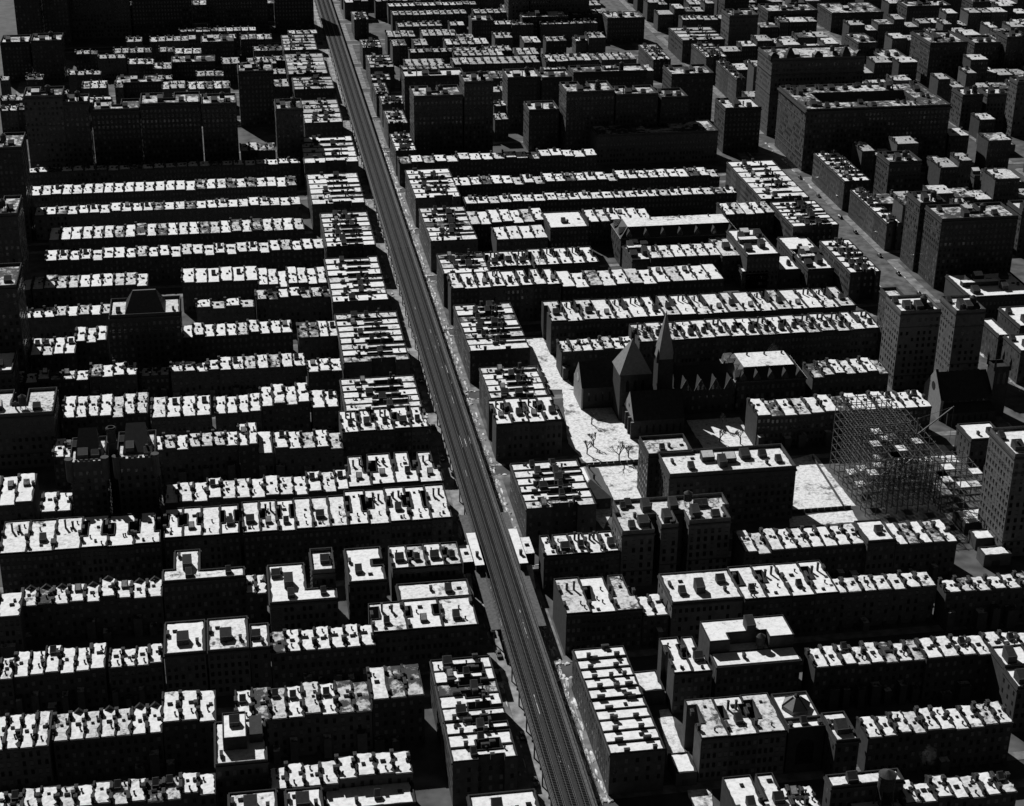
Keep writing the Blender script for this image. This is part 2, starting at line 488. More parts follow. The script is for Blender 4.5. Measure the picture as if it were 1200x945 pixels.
def flats_variant(w, d, h, rng, brick, along_x=False, well=None, dark=False, plain=False, dull_snows=("worn_snow",)):
    """Walk-up flats on a narrow lot with light wells cut into the sides.  along_x: the lot runs along X and w is its width along Y."""
    P = []
    L, B = d, w
    well = rng.choice(("both", "one", "rear", "none", "both")) if well is None else well
    ww = min(2.3, B * (0.29 if along_x else 0.22))
    a, b = L * rng.uniform(0.36, 0.46), L * rng.uniform(0.72, 0.86)
    e = 0.02
    if well == "both":
        poly = [(e, 0), (B - e, 0), (B - e, a), (B - ww, a), (B - ww, b), (B - e, b), (B - e, L), (e, L), (e, b), (ww, b), (ww, a), (e, a)]
    elif well == "one":
        poly = [(e, 0), (B - e, 0), (B - e, L), (e, L), (e, b), (ww * 1.5, b), (ww * 1.5, a), (e, a)]
    elif well == "rear":
        poly = [(e, 0), (B - e, 0), (B - e, a), (B - ww, a), (B - ww, L), (ww * 0.8, L), (ww * 0.8, a), (e, a)]
    else:
        poly = [(e, 0), (B - e, 0), (B - e, L), (e, L)]
    if along_x:                                     # mirror the lot: keep the outline counter-clockwise
        poly = [(y, x) for x, y in reversed(poly)]
    g = G(); g.prism(poly, 0, h, brick, "tar")
    P.append(("walls", g, (0, 0, 0), None))
    snow = rng.choices(("roof_snow", "patchy_snow", "worn_snow"), (0.55, 0.33, 0.12))[0]
    if plain: snow = "roof_snow"
    if dark: snow = rng.choice(dull_snows)
    g = G(); g.prism(ragged(inset(poly, 0.55), rng, 0.32), h - 0.05, h + 0.12, "coping", snow)
    P.append(("roof", g, (0, 0, 0), None))
    g = G(); g.ring(poly, 0.3, h - 0.04, h + rng.uniform(0.4, 0.65), "coping")
    P.append(("parapet", g, (0, 0, 0), None))
    def at(u, v, z):                                # u across the lot, v along it
        return (v * L, u * B, z) if along_x else (u * B, v * L, z)
    CH = CHIM_X if along_x else CHIM
    for v in ((rng.uniform(0.2, 0.32), rng.uniform(0.7, 0.85)) if plain else (rng.uniform(0.16, 0.3), rng.uniform(0.55, 0.68))):
        if rng.random() < 0.85:
            P.append(("chimney", rng.choice(CH), at(0.05, v, h + 0.15), None))
    if along_x and not plain and rng.random() < 0.5:
        P.append(("bulkhead", rng.choice(BULK[:3]), at(rng.uniform(0.4, 0.6), rng.uniform(0.5, 0.62), h + 0.1), None))
    if rng.random() < (0.0 if plain else 0.6):
        P.append(("bulkhead", rng.choice(BULK), at(rng.uniform(0.42, 0.58), rng.uniform(0.26, 0.36), h + 0.1), None))
    if rng.random() < 0.5:
        P.append(("skylight", rng.choice(SKY), at(rng.uniform(0.4, 0.65), rng.uniform(0.6, 0.85), h + 0.12), None))
    if rng.random() < 0.6:
        P.append(("chimney", rng.choice(CH), at(0.93, rng.uniform(0.2, 0.8), h + 0.12), None))
    if not plain:
        for _ in range(rng.randrange(1, 4)):
            P.append(("vent", VENT, at(rng.uniform(0.25, 0.8), rng.uniform(0.1, 0.9), h + 0.1), None))
        if rng.random() < 0.5:
            P.append(("roof_hatch", rng.choice(HATCH), at(rng.uniform(0.3, 0.7), rng.uniform(0.08, 0.2), h + 0.1), None))
    if not plain and rng.random() < 0.35:
        for u in (0.36, 0.64):
            P.append(("flue_stack", rng.choice(FLUE), at(u, rng.uniform(0.66, 0.72), h + 0.1), None))
    g = G()
    if along_x:
        panes(g, (0, 0), (L, 0), 4, h - 0.9, rng, step=3.2)
        panes(g, (0, B), (0, 0), 0.8, h - 0.9, rng, step=1.9, shade=0.2)
        panes(g, (L, 0), (L, B), 0.8, h - 0.9, rng, step=1.9, shade=0.2)
    else:
        panes(g, (0, 0), (B, 0), 0.7, h - 0.9, rng, step=1.8, sill=True)
    P.append(("windows", g, (0, 0, 0), "stuff"))
    g = G()
    if along_x:
        g.box(-0.35, -0.01, 0.02, B - 0.02, h - 0.8, h - 0.06, "cornice_stone", bottom=True)
    else:
        g.box(0.03, B - 0.03, -0.4, -0.01, h - 0.8, h - 0.06, "cornice_stone", bottom=True)
    P.append(("cornice", g, (0, 0, 0), None))
    return P

def ragged(poly, rng, amp, step=1.8):
    out = []
    for a, c in zip(poly, poly[1:] + poly[:1]):
        L = math.hypot(c[0] - a[0], c[1] - a[1])
        n = max(1, int(L / step))
        for i in range(n):
            f = i / n
            j = 0.0 if i == 0 else rng.uniform(-amp, amp * 0.6)
            nx, ny = (c[1] - a[1]) / max(L, .01), -(c[0] - a[0]) / max(L, .01)
            out.append((a[0] + (c[0] - a[0]) * f + nx * j, a[1] + (c[1] - a[1]) * f + ny * j))
    return out

def raise_thing(name, label, cat, loc, parts, group):
    t = thing(name, label, cat, loc, group)
    for n, g, off, kind in parts:
        put(n, shared(g, n), t, off, kind)
    return t

def merge(big, parts, loc):
    for n, g, off, kind in parts:
        big.add(g, (loc[0] + off[0], loc[1] + off[1], loc[2] + off[2]))

# ------------------------------------------------------------------ ground
def st(n):
    """Y of the south building line of the n-th cross street (numbers fall away from the camera)."""
    if n >= 87: return (95 - n) * 79.8
    if n >= 80: return 730.4 + (86 - n) * 79.8
    return 730.4 + (86 - n) * 79.8 + 12.2
g = G()
g.face([(-9000, -2500, -0.15), (9000, -2500, -0.15), (9000, 16000, -0.15), (-9000, 16000, -0.15)], "asphalt")
put("ground", g, kind="structure")
g = G()
g.face([(-9.5, -170, -0.146), (9.5, -170, -0.146), (9.5, 2600, -0.146), (-9.5, 2600, -0.146)], "avenue_asphalt")
put("avenue_road", g, kind="structure")
g = G()
g.face([(263, -170, -0.146), (285, -170, -0.146), (285, 2600, -0.146), (263, 2600, -0.146)], "worn_asphalt")
put("far_avenue_road", g, kind="structure")
SLABS = ((-255, -9.6), (9.6, 262.9), (285.1, 416), (438, 690))
for n in range(97, 62, -1):
    y0 = st(n) - 4.2
    y1 = (st(n - 1) - 18.3 if n - 1 not in (86, 79, 72) else st(n - 1) - 30.5) + 4.2
    for x0, x1 in SLABS:
        g = G()
        r = 2.2
        poly = [(x0 + r, y0), (x1 - r, y0), (x1, y0 + r), (x1, y1 - r), (x1 - r, y1), (x0 + r, y1), (x0, y1 - r), (x0, y0 + r)]
        g.prism(poly, -0.14, 0.0, "cornice_stone", "pavement")
        put("pavement", g, kind="structure")
        g = G()
        g.prism([(x0 + 5.8, y0 + 4.3), (x1 - 5.8, y0 + 4.3), (x1 - 5.8, y1 - 4.3), (x0 + 5.8, y1 - 4.3)], -0.05, 0.005, "yard_earth", "yard_earth")
        put("yard_ground", g, kind="structure")

# open snow between the houses: corners in metres
SNOW = [
    [(50, 312), (66.5, 309.5), (64, 330), (62, 377), (46.5, 378)],
    [(51, 252), (56, 228.8), (92, 228.8), (80, 300), (60, 312)],
    [(47.5, 187), (50, 171), (58.5, 188), (77, 190), (76, 230), (56, 227)],
    [(112, 236), (136.5, 238), (138, 268), (111.5, 268)],
    [(134.5, 174.5), (162.8, 175.5), (161, 226), (149, 222), (134, 200)],
    [(128.5, 161.5), (159, 161.5), (160, 171.5), (131, 170)],
    [(38.4, 13.7), (44.7, 15.1), (46, 42), (42, 42)],
    [(40, -13), (46, -14), (49, -4), (40.5, -3.4)],
    [(186, 216), (224, 208), (224, 226), (190, 228)],
    [(198, 158), (222, 160), (222, 164), (198, 163.5)],
]
for poly in SNOW:
    g = G()
    k = len(poly)
    cx = sum(p[0] for p in poly) / k; cy = sum(p[1] for p in poly) / k
    rng = random.Random(int(cx * 7 + cy))
    ring = []
    for i in range(k):
        a, b = Vector(poly[i]), Vector(poly[(i + 1) % k])
        m = max(1, int((b - a).length / 2.5))
        for s in range(m):
            q = a.lerp(b, s / m)
            ring.append((q.x + rng.uniform(-0.3, 0.3), q.y + rng.uniform(-0.3, 0.3)))
    g.loft([[(x, y, 0.0) for x, y in ring]] + [[(cx + (x - cx) * f, cy + (y - cy) * f, z + rng.uniform(0, 0.05)) for x, y in ring] for f, z in ((0.985, 0.12), (0.7, 0.16), (0.35, 0.15))], "ground_snow")
    put("snow_ground", g, kind="structure")

# ------------------------------------------------------------------ rows of houses
ROWS = [
('lowest row at the left edge', 'a', -181.1, -111.6, -2.6, 8.2, 13, 16),
('short row right of the lowest left row', 'a', -94.7, -73.4, -3.2, 8.3, 4, 16),
('bottom row ending at the narrow tower house', 'a', -73.3, -49.8, -2.4, 9.4, 4, 17),
('second lowest left row, edge end', 'a', -188.5, -164.7, 30.4, 49.1, 5, 16),
('second lowest left row, gabled stretch', 'm', -163.5, -128.6, 32.3, 46.8, 7, 16),
('raised trio in the second lowest left row', 'a', -128.3, -110.9, 32.1, 49.4, 3, 20),
('long row left of the corner tenements', 'a', -104.4, -59.5, 34.0, 52.0, 8, 16),
('tall trio beside the lowest corner tenements', 'a', -59.3, -41.7, 34.6, 53.8, 3, 20),
('third left row from the bottom, edge end', 'a', -179.8, -148.8, 73.0, 88.5, 6, 16),
('short stretch of the third left row', 'a', -147.3, -129.2, 72.6, 84.5, 4, 16),
('row between two broad flats, middle left', 'a', -91.4, -54.5, 73.4, 87.0, 7, 16),
('thin gabled row at the left edge', 'm', -181.2, -130.0, 118.7, 130.4, 9, 16),
('pair beside the white courtyard block', 'a', -99.2, -91.6, 114.4, 127.7, 2, 16),
('big flats row under the twin towers', 't', -192.0, -130.9, 151.7, 177.2, 6, 19),
('well-lit row of deep flats, middle left', 't', -129.7, -100.3, 155.0, 178.8, 4, 19),
('row of deep flats left of the corner', 't', -99.0, -57.4, 154.5, 180.0, 6, 19),
('notched flats at the station corner', 't', -57.3, -15.8, 155.4, 184.2, 5, 19),
('long white unbroken row beside the twin towers', 'a', -130.4, -53.8, 190.9, 207.5, 13, 16),
('ragged flats above the station corner', 't', -54.9, -14.9, 189.7, 217.5, 4, 18),
('row right of the twin towers', 'a', -136.7, -99.2, 239.8, 253.0, 7, 16),
('row left of the snowy corner flats', 'a', -83.5, -53.7, 233.1, 248.5, 5, 16),
('snowy corner flats above the station corner', 't', -53.6, -15.0, 239.1, 261.2, 5, 19),
('row above the twin towers', 'a', -176.9, -139.0, 278.5, 300.3, 7, 16),
('second stretch above the twin towers', 'a', -137.4, -110.7, 272.8, 294.5, 4, 16),
('third stretch above the twin towers', 'a', -108.8, -88.0, 272.8, 290.8, 4, 16),
('raised stretch toward the line above the twin towers', 'a', -87.9, -65.8, 273.8, 293.9, 4, 18),
('last stretch before the strip-roofed corner', 'a', -64.8, -52.7, 271.1, 288.7, 2, 17),
('row just below the lone left tower, far end', 'a', -197.2, -167.9, 320.9, 331.0, 5, 16),
('row just below the lone left tower', 'a', -167.1, -145.3, 322.7, 336.4, 4, 16),
('row right below the lone left tower', 'a', -129.2, -105.8, 322.8, 333.0, 4, 16),
('longer row right below the lone left tower', 'a', -106.3, -65.1, 321.5, 335.8, 7, 16),
('end of the row below the lone left tower', 'a', -64.4, -48.1, 311.1, 325.3, 3, 17),
('row beside the foot of the lone left tower', 'a', -124.3, -69.1, 363.8, 379.0, 10, 16),
('corner stretch at the foot of the lone tower', 'a', -66.5, -46.0, 356.1, 375.6, 4, 16),
('low bunch left of the lone tower', 'a', -197.1, -175.6, 351.9, 372.5, 4, 16),
('upper bunch left of the lone tower', 'a', -176.4, -161.1, 364.9, 383.3, 3, 16),
("row left of the lone tower's roof", 'a', -206.3, -159.6, 400.5, 413.0, 8, 16),
("row right of the lone tower's roof", 'a', -86.0, -45.4, 410.9, 422.6, 7, 16),
("thin stretch right of the lone tower's roof", 'a', -117.1, -87.1, 403.1, 411.5, 4, 16),
('row right above the lone left tower', 'a', -203.4, -142.9, 441.0, 459.1, 10, 16),
('middle stretch above the lone left tower', 'a', -124.6, -84.1, 436.7, 456.3, 6, 17),
('end stretch above the lone left tower', 'a', -83.9, -46.9, 430.3, 453.6, 7, 16),
('second row above the lone left tower', 'a', -199.7, -45.0, 484.6, 500.1, 25, 16),
('third row above the lone left tower', 'a', -200.4, -54.3, 518.1, 537.6, 24, 16),
('fourth row above the lone left tower', 'a', -212.2, -53.7, 564.1, 577.9, 25, 16),
('fifth row above the lone left tower', 'a', -217.7, -54.3, 601.5, 618.8, 26, 16),
('shaded row under the left tower wall', 'a', -224.2, -49.5, 648.4, 654.9, 24, 16),
('row behind the strip-roofed corner, right of the line', 't', 15.9, 46.4, 124.9, 140.8, 5, 16),
('low pair beside the right corner flats', 'a', 45.4, 55.4, 82.5, 96.0, 2, 13),
('row between the domed hall and the lower towers', 'a', 100.8, 151.4, -4.8, 6.9, 10, 16),
('bottom right row', 'a', 100.1, 137.3, -39.4, -29.4, 7, 16),
('short bottom row left of the tank house', 'a', 57.1, 73.6, -37.0, -27.3, 4, 16),
('row right of the dog-leg flats', 'a', 118.9, 160.0, 83.1, 93.6, 7, 16),
('edge row, middle right', 'a', 161.8, 198.2, 77.5, 86.4, 6, 16),
('long row beside the penthouse-topped white block', 'a', 95.9, 137.0, 35.2, 47.4, 8, 17),
('second half of the long penthouse-side row', 'a', 136.3, 185.8, 33.6, 45.4, 8, 18),
('wide flats row at middle right', 't', 83.4, 120.4, 79.8, 103.5, 4, 18),
('row under the long dark school wall', 'a', 94.7, 144.2, 117.8, 133.3, 9, 16),
('row at the foot of the steel frame', 'a', 156.1, 181.8, 114.7, 131.6, 5, 16),
('long row left of the steel frame', 'a', 135.5, 219.6, 235.0, 252.4, 13, 16),
('row beside the foot of the pale twin blocks', 'a', 176.6, 215.2, 278.1, 294.3, 7, 15),
('lower long row above the chapel', 't', 100.8, 227.4, 322.3, 345.7, 16, 18),
('upper long row above the chapel', 't', 61.9, 225.2, 353.6, 381.0, 19, 18),
('short low row beside the snowy lot', 'a', 61.9, 99.6, 325.0, 338.8, 7, 14),
('deep-welled flats above the snowy lot', 't', 16.4, 76.2, 400.2, 423.8, 8, 20),
('row right of the deep-welled flats', 'a', 77.2, 167.1, 402.1, 424.0, 12, 18),
('second row above the snowy lot', 't', 43.0, 66.7, 435.7, 459.2, 3, 18),
('second row above the snowy lot, right part', 't', 67.9, 104.6, 434.9, 460.5, 5, 18),
('pale blocks above the deep-welled flats', 'a', 54.2, 84.4, 482.7, 503.9, 4, 17),
('row behind the pale blocks', 'a', 42.6, 88.3, 511.0, 532.5, 7, 17),
('row left of the gabled school', 'a', 114.1, 153.3, 508.8, 529.6, 6, 16),
('long pale row far right of the line', 'a', 45.9, 218.2, 551.5, 563.4, 24, 16),
('long snow row under the far tall blocks', 'a', 27.7, 217.5, 588.4, 603.3, 28, 16),
('shaded row below the far tall blocks', 'a', 14.7, 147.3, 640.5, 653.7, 17, 16),
('row beside the far avenue corner', 'a', 198.9, 229.8, 510.1, 530.4, 5, 16),
('small row behind the white-roofed garage', 'a', 137.0, 178.4, 446.5, 465.1, 6, 15),
('trio of broad flats beside the domed hall', 't', 45.2, 74.4, 0.3, 22.1, 3, 17),
('bottom pair of flats beside the snowy street', 't', 45.6, 64.0, -43.5, -22.7, 2, 19),
('pair of flats left of the penthouse block', 't', 45.9, 59.7, 38.5, 60.5, 2, 17),
('notched flats beside the line, lower middle', 't', -55.1, -16.8, 77.4, 96.9, 3, 18),
('flats facing the station house', 't', -43.6, -16.5, 121.0, 138.1, 4, 18),
('long-windowed flats across from the station', 't', 15.3, 45.6, 239.6, 265.1, 4, 18),
('pair left of the twin towers', 'a', -178.2, -168.9, 239.1, 256.7, 2, 16),
('trio at the left edge below the dark slab', 'a', -204.9, -183.6, 200.2, 225.6, 3, 16),
('group between the fourth and fifth left rows', 'a', -179.9, -168.0, 193.6, 210.1, 2, 14),
('broad corner flats below the station house', 't', 16.1, 44.7, 80.7, 105.7, 3, 17),
('edge pair in the third row from bottom', 'a', -198.1, -179.9, 70.9, 83.5, 4, 16),
('edge row beside the thin gabled houses', 'a', -205.2, -180.4, 108.5, 124.7, 3, 18),
('tall pair right of the twin-tower row', 'a', -98.8, -90.7, 233.0, 254.8, 2, 19),
('low house in the centre-left gap', 'a', -91.0, -84.3, 233.9, 254.4, 1, 14),
('dim stretch under the lone left tower', 'a', -143.6, -130.3, 326.2, 335.4, 3, 13),
('edge stretch beside the fifth upper left row', 'a', -229.1, -204.2, 442.8, 458.5, 4, 15),
("edge stretch left of the lone tower's roof", 'a', -224.3, -206.1, 399.7, 416.3, 3, 16),
('edge stretch above the dark park-side slab', 'a', -216.1, -197.4, 321.1, 334.6, 3, 15),
]
AVENUE_BLOCKS = [
('lowest strip-roofed corner left of the line', -36.8, -15.7, 0.1, 58.7, 8, 17, 'L'),
('strip-roofed corner left of the line, third up', -50.4, -15.5, 260.0, 295.1, 5, 19, 'L'),
('strip-roofed corner left of the line, fourth up', -46.9, -15.0, 316.3, 378.0, 8, 18, 'L'),
('strip-roofed corner left of the line, fifth up', -46.6, -17.1, 395.2, 460.6, 7, 18, 'L'),
('strip-roofed corner left of the line, sixth up', -44.0, -15.9, 479.0, 537.3, 7, 18, 'L'),
('strip-roofed corner left of the line, seventh up', -47.5, -15.3, 555.0, 614.5, 6, 18, 'L'),
('strip-roofed corner left of the line, eighth up', -47.4, -12.2, 638.5, 696.8, 5, 18, 'L'),
('lowest strip-roofed corner right of the line', 14.2, 32.6, -2.2, 59.2, 10, 16, 'R'),
('strip-roofed corner right of the station', 15.5, 44.7, 161.8, 202.3, 6, 17, 'R'),
('strip-roofed corner right of the line above the station', 17.0, 44.3, 266.6, 301.8, 5, 18, 'R'),
('strip-roofed corner beside the snowy lot', 15.8, 45.8, 324.4, 385.2, 8, 17, 'R'),
('strip-roofed corner above the snowy lot', 16.0, 41.4, 426.0, 456.6, 4, 19, 'R'),
('strip-roofed corner right of the line, sixth up', 15.7, 43.0, 480.8, 539.5, 7, 18, 'R'),
('strip-roofed corner right of the line, seventh up', 15.8, 43.9, 558.1, 616.2, 6, 18, 'R'),
('strip-roofed corner on the far avenue', 239.7, 257.4, 402.8, 455.3, 6, 17, 'R'),
('long strip-roofed corner on the far avenue', 231.9, 260.3, 480.5, 525.8, 7, 17, 'R'),
('upper strip-roofed corner on the far avenue', 228.2, 259.4, 532.7, 610.0, 7, 17, 'R'),
('strip-roofed block below the great courtyard block', 289.6, 306.8, 554.3, 615.1, 7, 19, 'R'),
("strip-roofed block on the far avenue's far side", 289.8, 298.8, 479.2, 543.5, 6, 17, 'R'),
('highest corner block left of the line', -46.2, -19.2, 947.4, 1000.4, 5, 17, 'L'),
('second-highest corner block left of the line', -46.6, -16.4, 867.4, 931.0, 5, 18, 'L'),
('third-highest corner block left of the line', -44.4, -14.5, 821.8, 858.0, 4, 18, 'L'),
('fourth-highest corner block left of the line', -41.9, -15.1, 732.3, 791.6, 5, 18, 'L'),
('third-highest corner block right of the line', 17.9, 36.9, 884.9, 925.2, 4, 17, 'R'),
('fourth-highest corner pair right of the line', 15.7, 30.2, 846.2, 863.2, 2, 17, 'R'),
('fifth-highest corner block right of the line', 15.2, 24.8, 806.3, 837.6, 3, 17, 'R'),
('sixth-highest corner block right of the line', 16.8, 34.4, 777.8, 800.7, 3, 17, 'R'),
('corner block beside the gridded slab', 16.0, 29.9, 726.3, 761.3, 3, 17, 'R'),
("corner block below the gridded slab's shoulder", 14.6, 28.4, 661.5, 702.9, 4, 17, 'R'),
('highest corner block right of the line', 19.1, 31.8, 1051.2, 1084.1, 3, 17, 'R'),
('second-highest corner block right of the line', 17.5, 33.7, 948.7, 977.8, 3, 17, 'R'),
('far avenue block highest up', 284.3, 320.9, 939.7, 987.0, 4, 18, 'R'),
('far avenue block second from the top', 286.5, 303.7, 874.0, 920.0, 5, 20, 'R'),
('far avenue block third from the top', 291.5, 298.8, 804.3, 862.2, 5, 20, 'R'),
('far avenue block on its near side', 246.2, 260.7, 886.5, 938.0, 4, 16, 'R'),
]
FAR_ROWS = [
(-80.0, -47.5, 993.7, 1009.5, 5, 16),
(-173.1, -122.6, 995.6, 1009.9, 8, 16),
(-123.3, -83.3, 1001.8, 1014.0, 6, 16),
(-212.0, -194.7, 958.9, 969.0, 3, 16),
(-181.9, -134.0, 958.7, 972.4, 8, 16),
(-133.9, -112.3, 952.8, 968.4, 3, 16),
(-70.6, -47.2, 954.1, 966.9, 4, 16),
(-193.2, -172.0, 942.8, 952.8, 3, 16),
(-96.5, -82.5, 914.9, 933.2, 2, 16),
(-76.6, -53.8, 912.7, 930.4, 4, 16),
(-149.2, -135.4, 904.9, 922.8, 2, 16),
(-213.2, -188.9, 894.2, 904.2, 4, 16),
(-146.0, -134.4, 873.3, 883.3, 2, 16),
(-74.3, -48.1, 877.9, 891.8, 4, 16),
(-200.6, -170.7, 852.4, 872.4, 5, 16),
(-141.7, -124.7, 845.3, 865.3, 3, 16),
(-122.8, -91.2, 840.7, 860.7, 5, 16),
(-70.9, -47.2, 841.8, 861.8, 4, 16),
(-196.0, -171.7, 813.6, 826.1, 4, 16),
(-139.4, -108.5, 816.2, 826.2, 5, 16),
(-104.8, -93.1, 809.5, 823.0, 2, 16),
(-244.0, -231.5, 882.4, 897.0, 2, 16),
(-257.3, -241.7, 825.6, 838.8, 3, 16),
(-218.2, -209.6, 837.4, 847.4, 1, 16),
(-87.5, -64.4, 678.9, 695.2, 4, 16),
(-263.1, -256.8, 884.5, 894.5, 1, 16),
(-66.3, -41.6, 793.3, 803.3, 4, 16),
(-43.3, -26.0, 843.5, 862.4, 3, 16),
(54.4, 141.3, 1107.7, 1118.5, 14, 16),
(44.9, 128.9, 1130.2, 1141.6, 14, 16),
(54.3, 163.4, 1070.0, 1083.6, 18, 16),
(54.4, 119.3, 1027.6, 1040.4, 10, 16),
(136.7, 154.8, 1025.6, 1037.1, 3, 16),
(41.8, 101.4, 989.5, 1009.5, 10, 16),
(99.7, 114.3, 979.1, 993.2, 2, 16),
(43.0, 72.8, 958.7, 978.7, 5, 16),
(81.0, 123.4, 957.5, 975.2, 7, 16),
(131.1, 146.4, 975.5, 992.7, 2, 16),
(117.8, 158.7, 918.3, 938.3, 7, 16),
(83.1, 118.1, 919.4, 933.8, 6, 16),
(46.7, 173.4, 891.4, 911.4, 20, 16),
(100.1, 121.5, 846.9, 866.9, 3, 16),
(159.6, 203.1, 893.7, 913.7, 7, 16),
(204.5, 233.5, 891.2, 911.2, 5, 16),
(152.2, 238.7, 854.3, 872.2, 14, 16),
(41.6, 72.5, 843.6, 863.6, 5, 16),
(203.9, 247.0, 1090.3, 1108.1, 7, 16),
(189.2, 243.1, 1053.8, 1071.7, 9, 16),
(102.4, 114.8, 806.3, 820.0, 2, 16),
(97.8, 108.5, 768.7, 779.5, 2, 16),
(92.8, 102.7, 733.2, 747.9, 2, 16),
(152.8, 167.3, 957.9, 977.8, 2, 16),
(209.8, 224.6, 966.6, 983.8, 2, 16),
(172.3, 189.9, 961.7, 975.5, 3, 16),
(306.0, 345.3, 1023.7, 1037.2, 6, 16),
(155.5, 194.7, 1081.4, 1099.2, 6, 16),
(321.9, 352.9, 1084.3, 1103.2, 5, 16),
(370.6, 399.0, 1057.6, 1076.2, 5, 16),
(-69.7, -42.7, 920.2, 932.1, 4, 16),
(-116.4, -95.7, 877.6, 891.8, 3, 16),
(-169.2, -149.5, 920.8, 935.8, 3, 16),
(60.2, 112.7, 1164.8, 1179.4, 8, 16),
(126.4, 207.9, 1151.0, 1163.2, 13, 16),
(-130.4, -66.2, 1027.7, 1038.5, 10, 16),
(-39.7, -15.3, 1010.4, 1021.0, 4, 16),
(153.1, 229.3, 1021.6, 1032.1, 12, 16),
(110.3, 138.7, 933.4, 948.6, 5, 16),
(185.0, 218.5, 816.4, 831.7, 5, 16),
(113.0, 159.3, 820.1, 834.4, 7, 16),
(-254.6, -213.1, 798.0, 808.9, 7, 16),
(54.4, 110.6, 934.4, 944.7, 9, 16),
(41.6, 82.1, 880.2, 890.7, 7, 16),
]
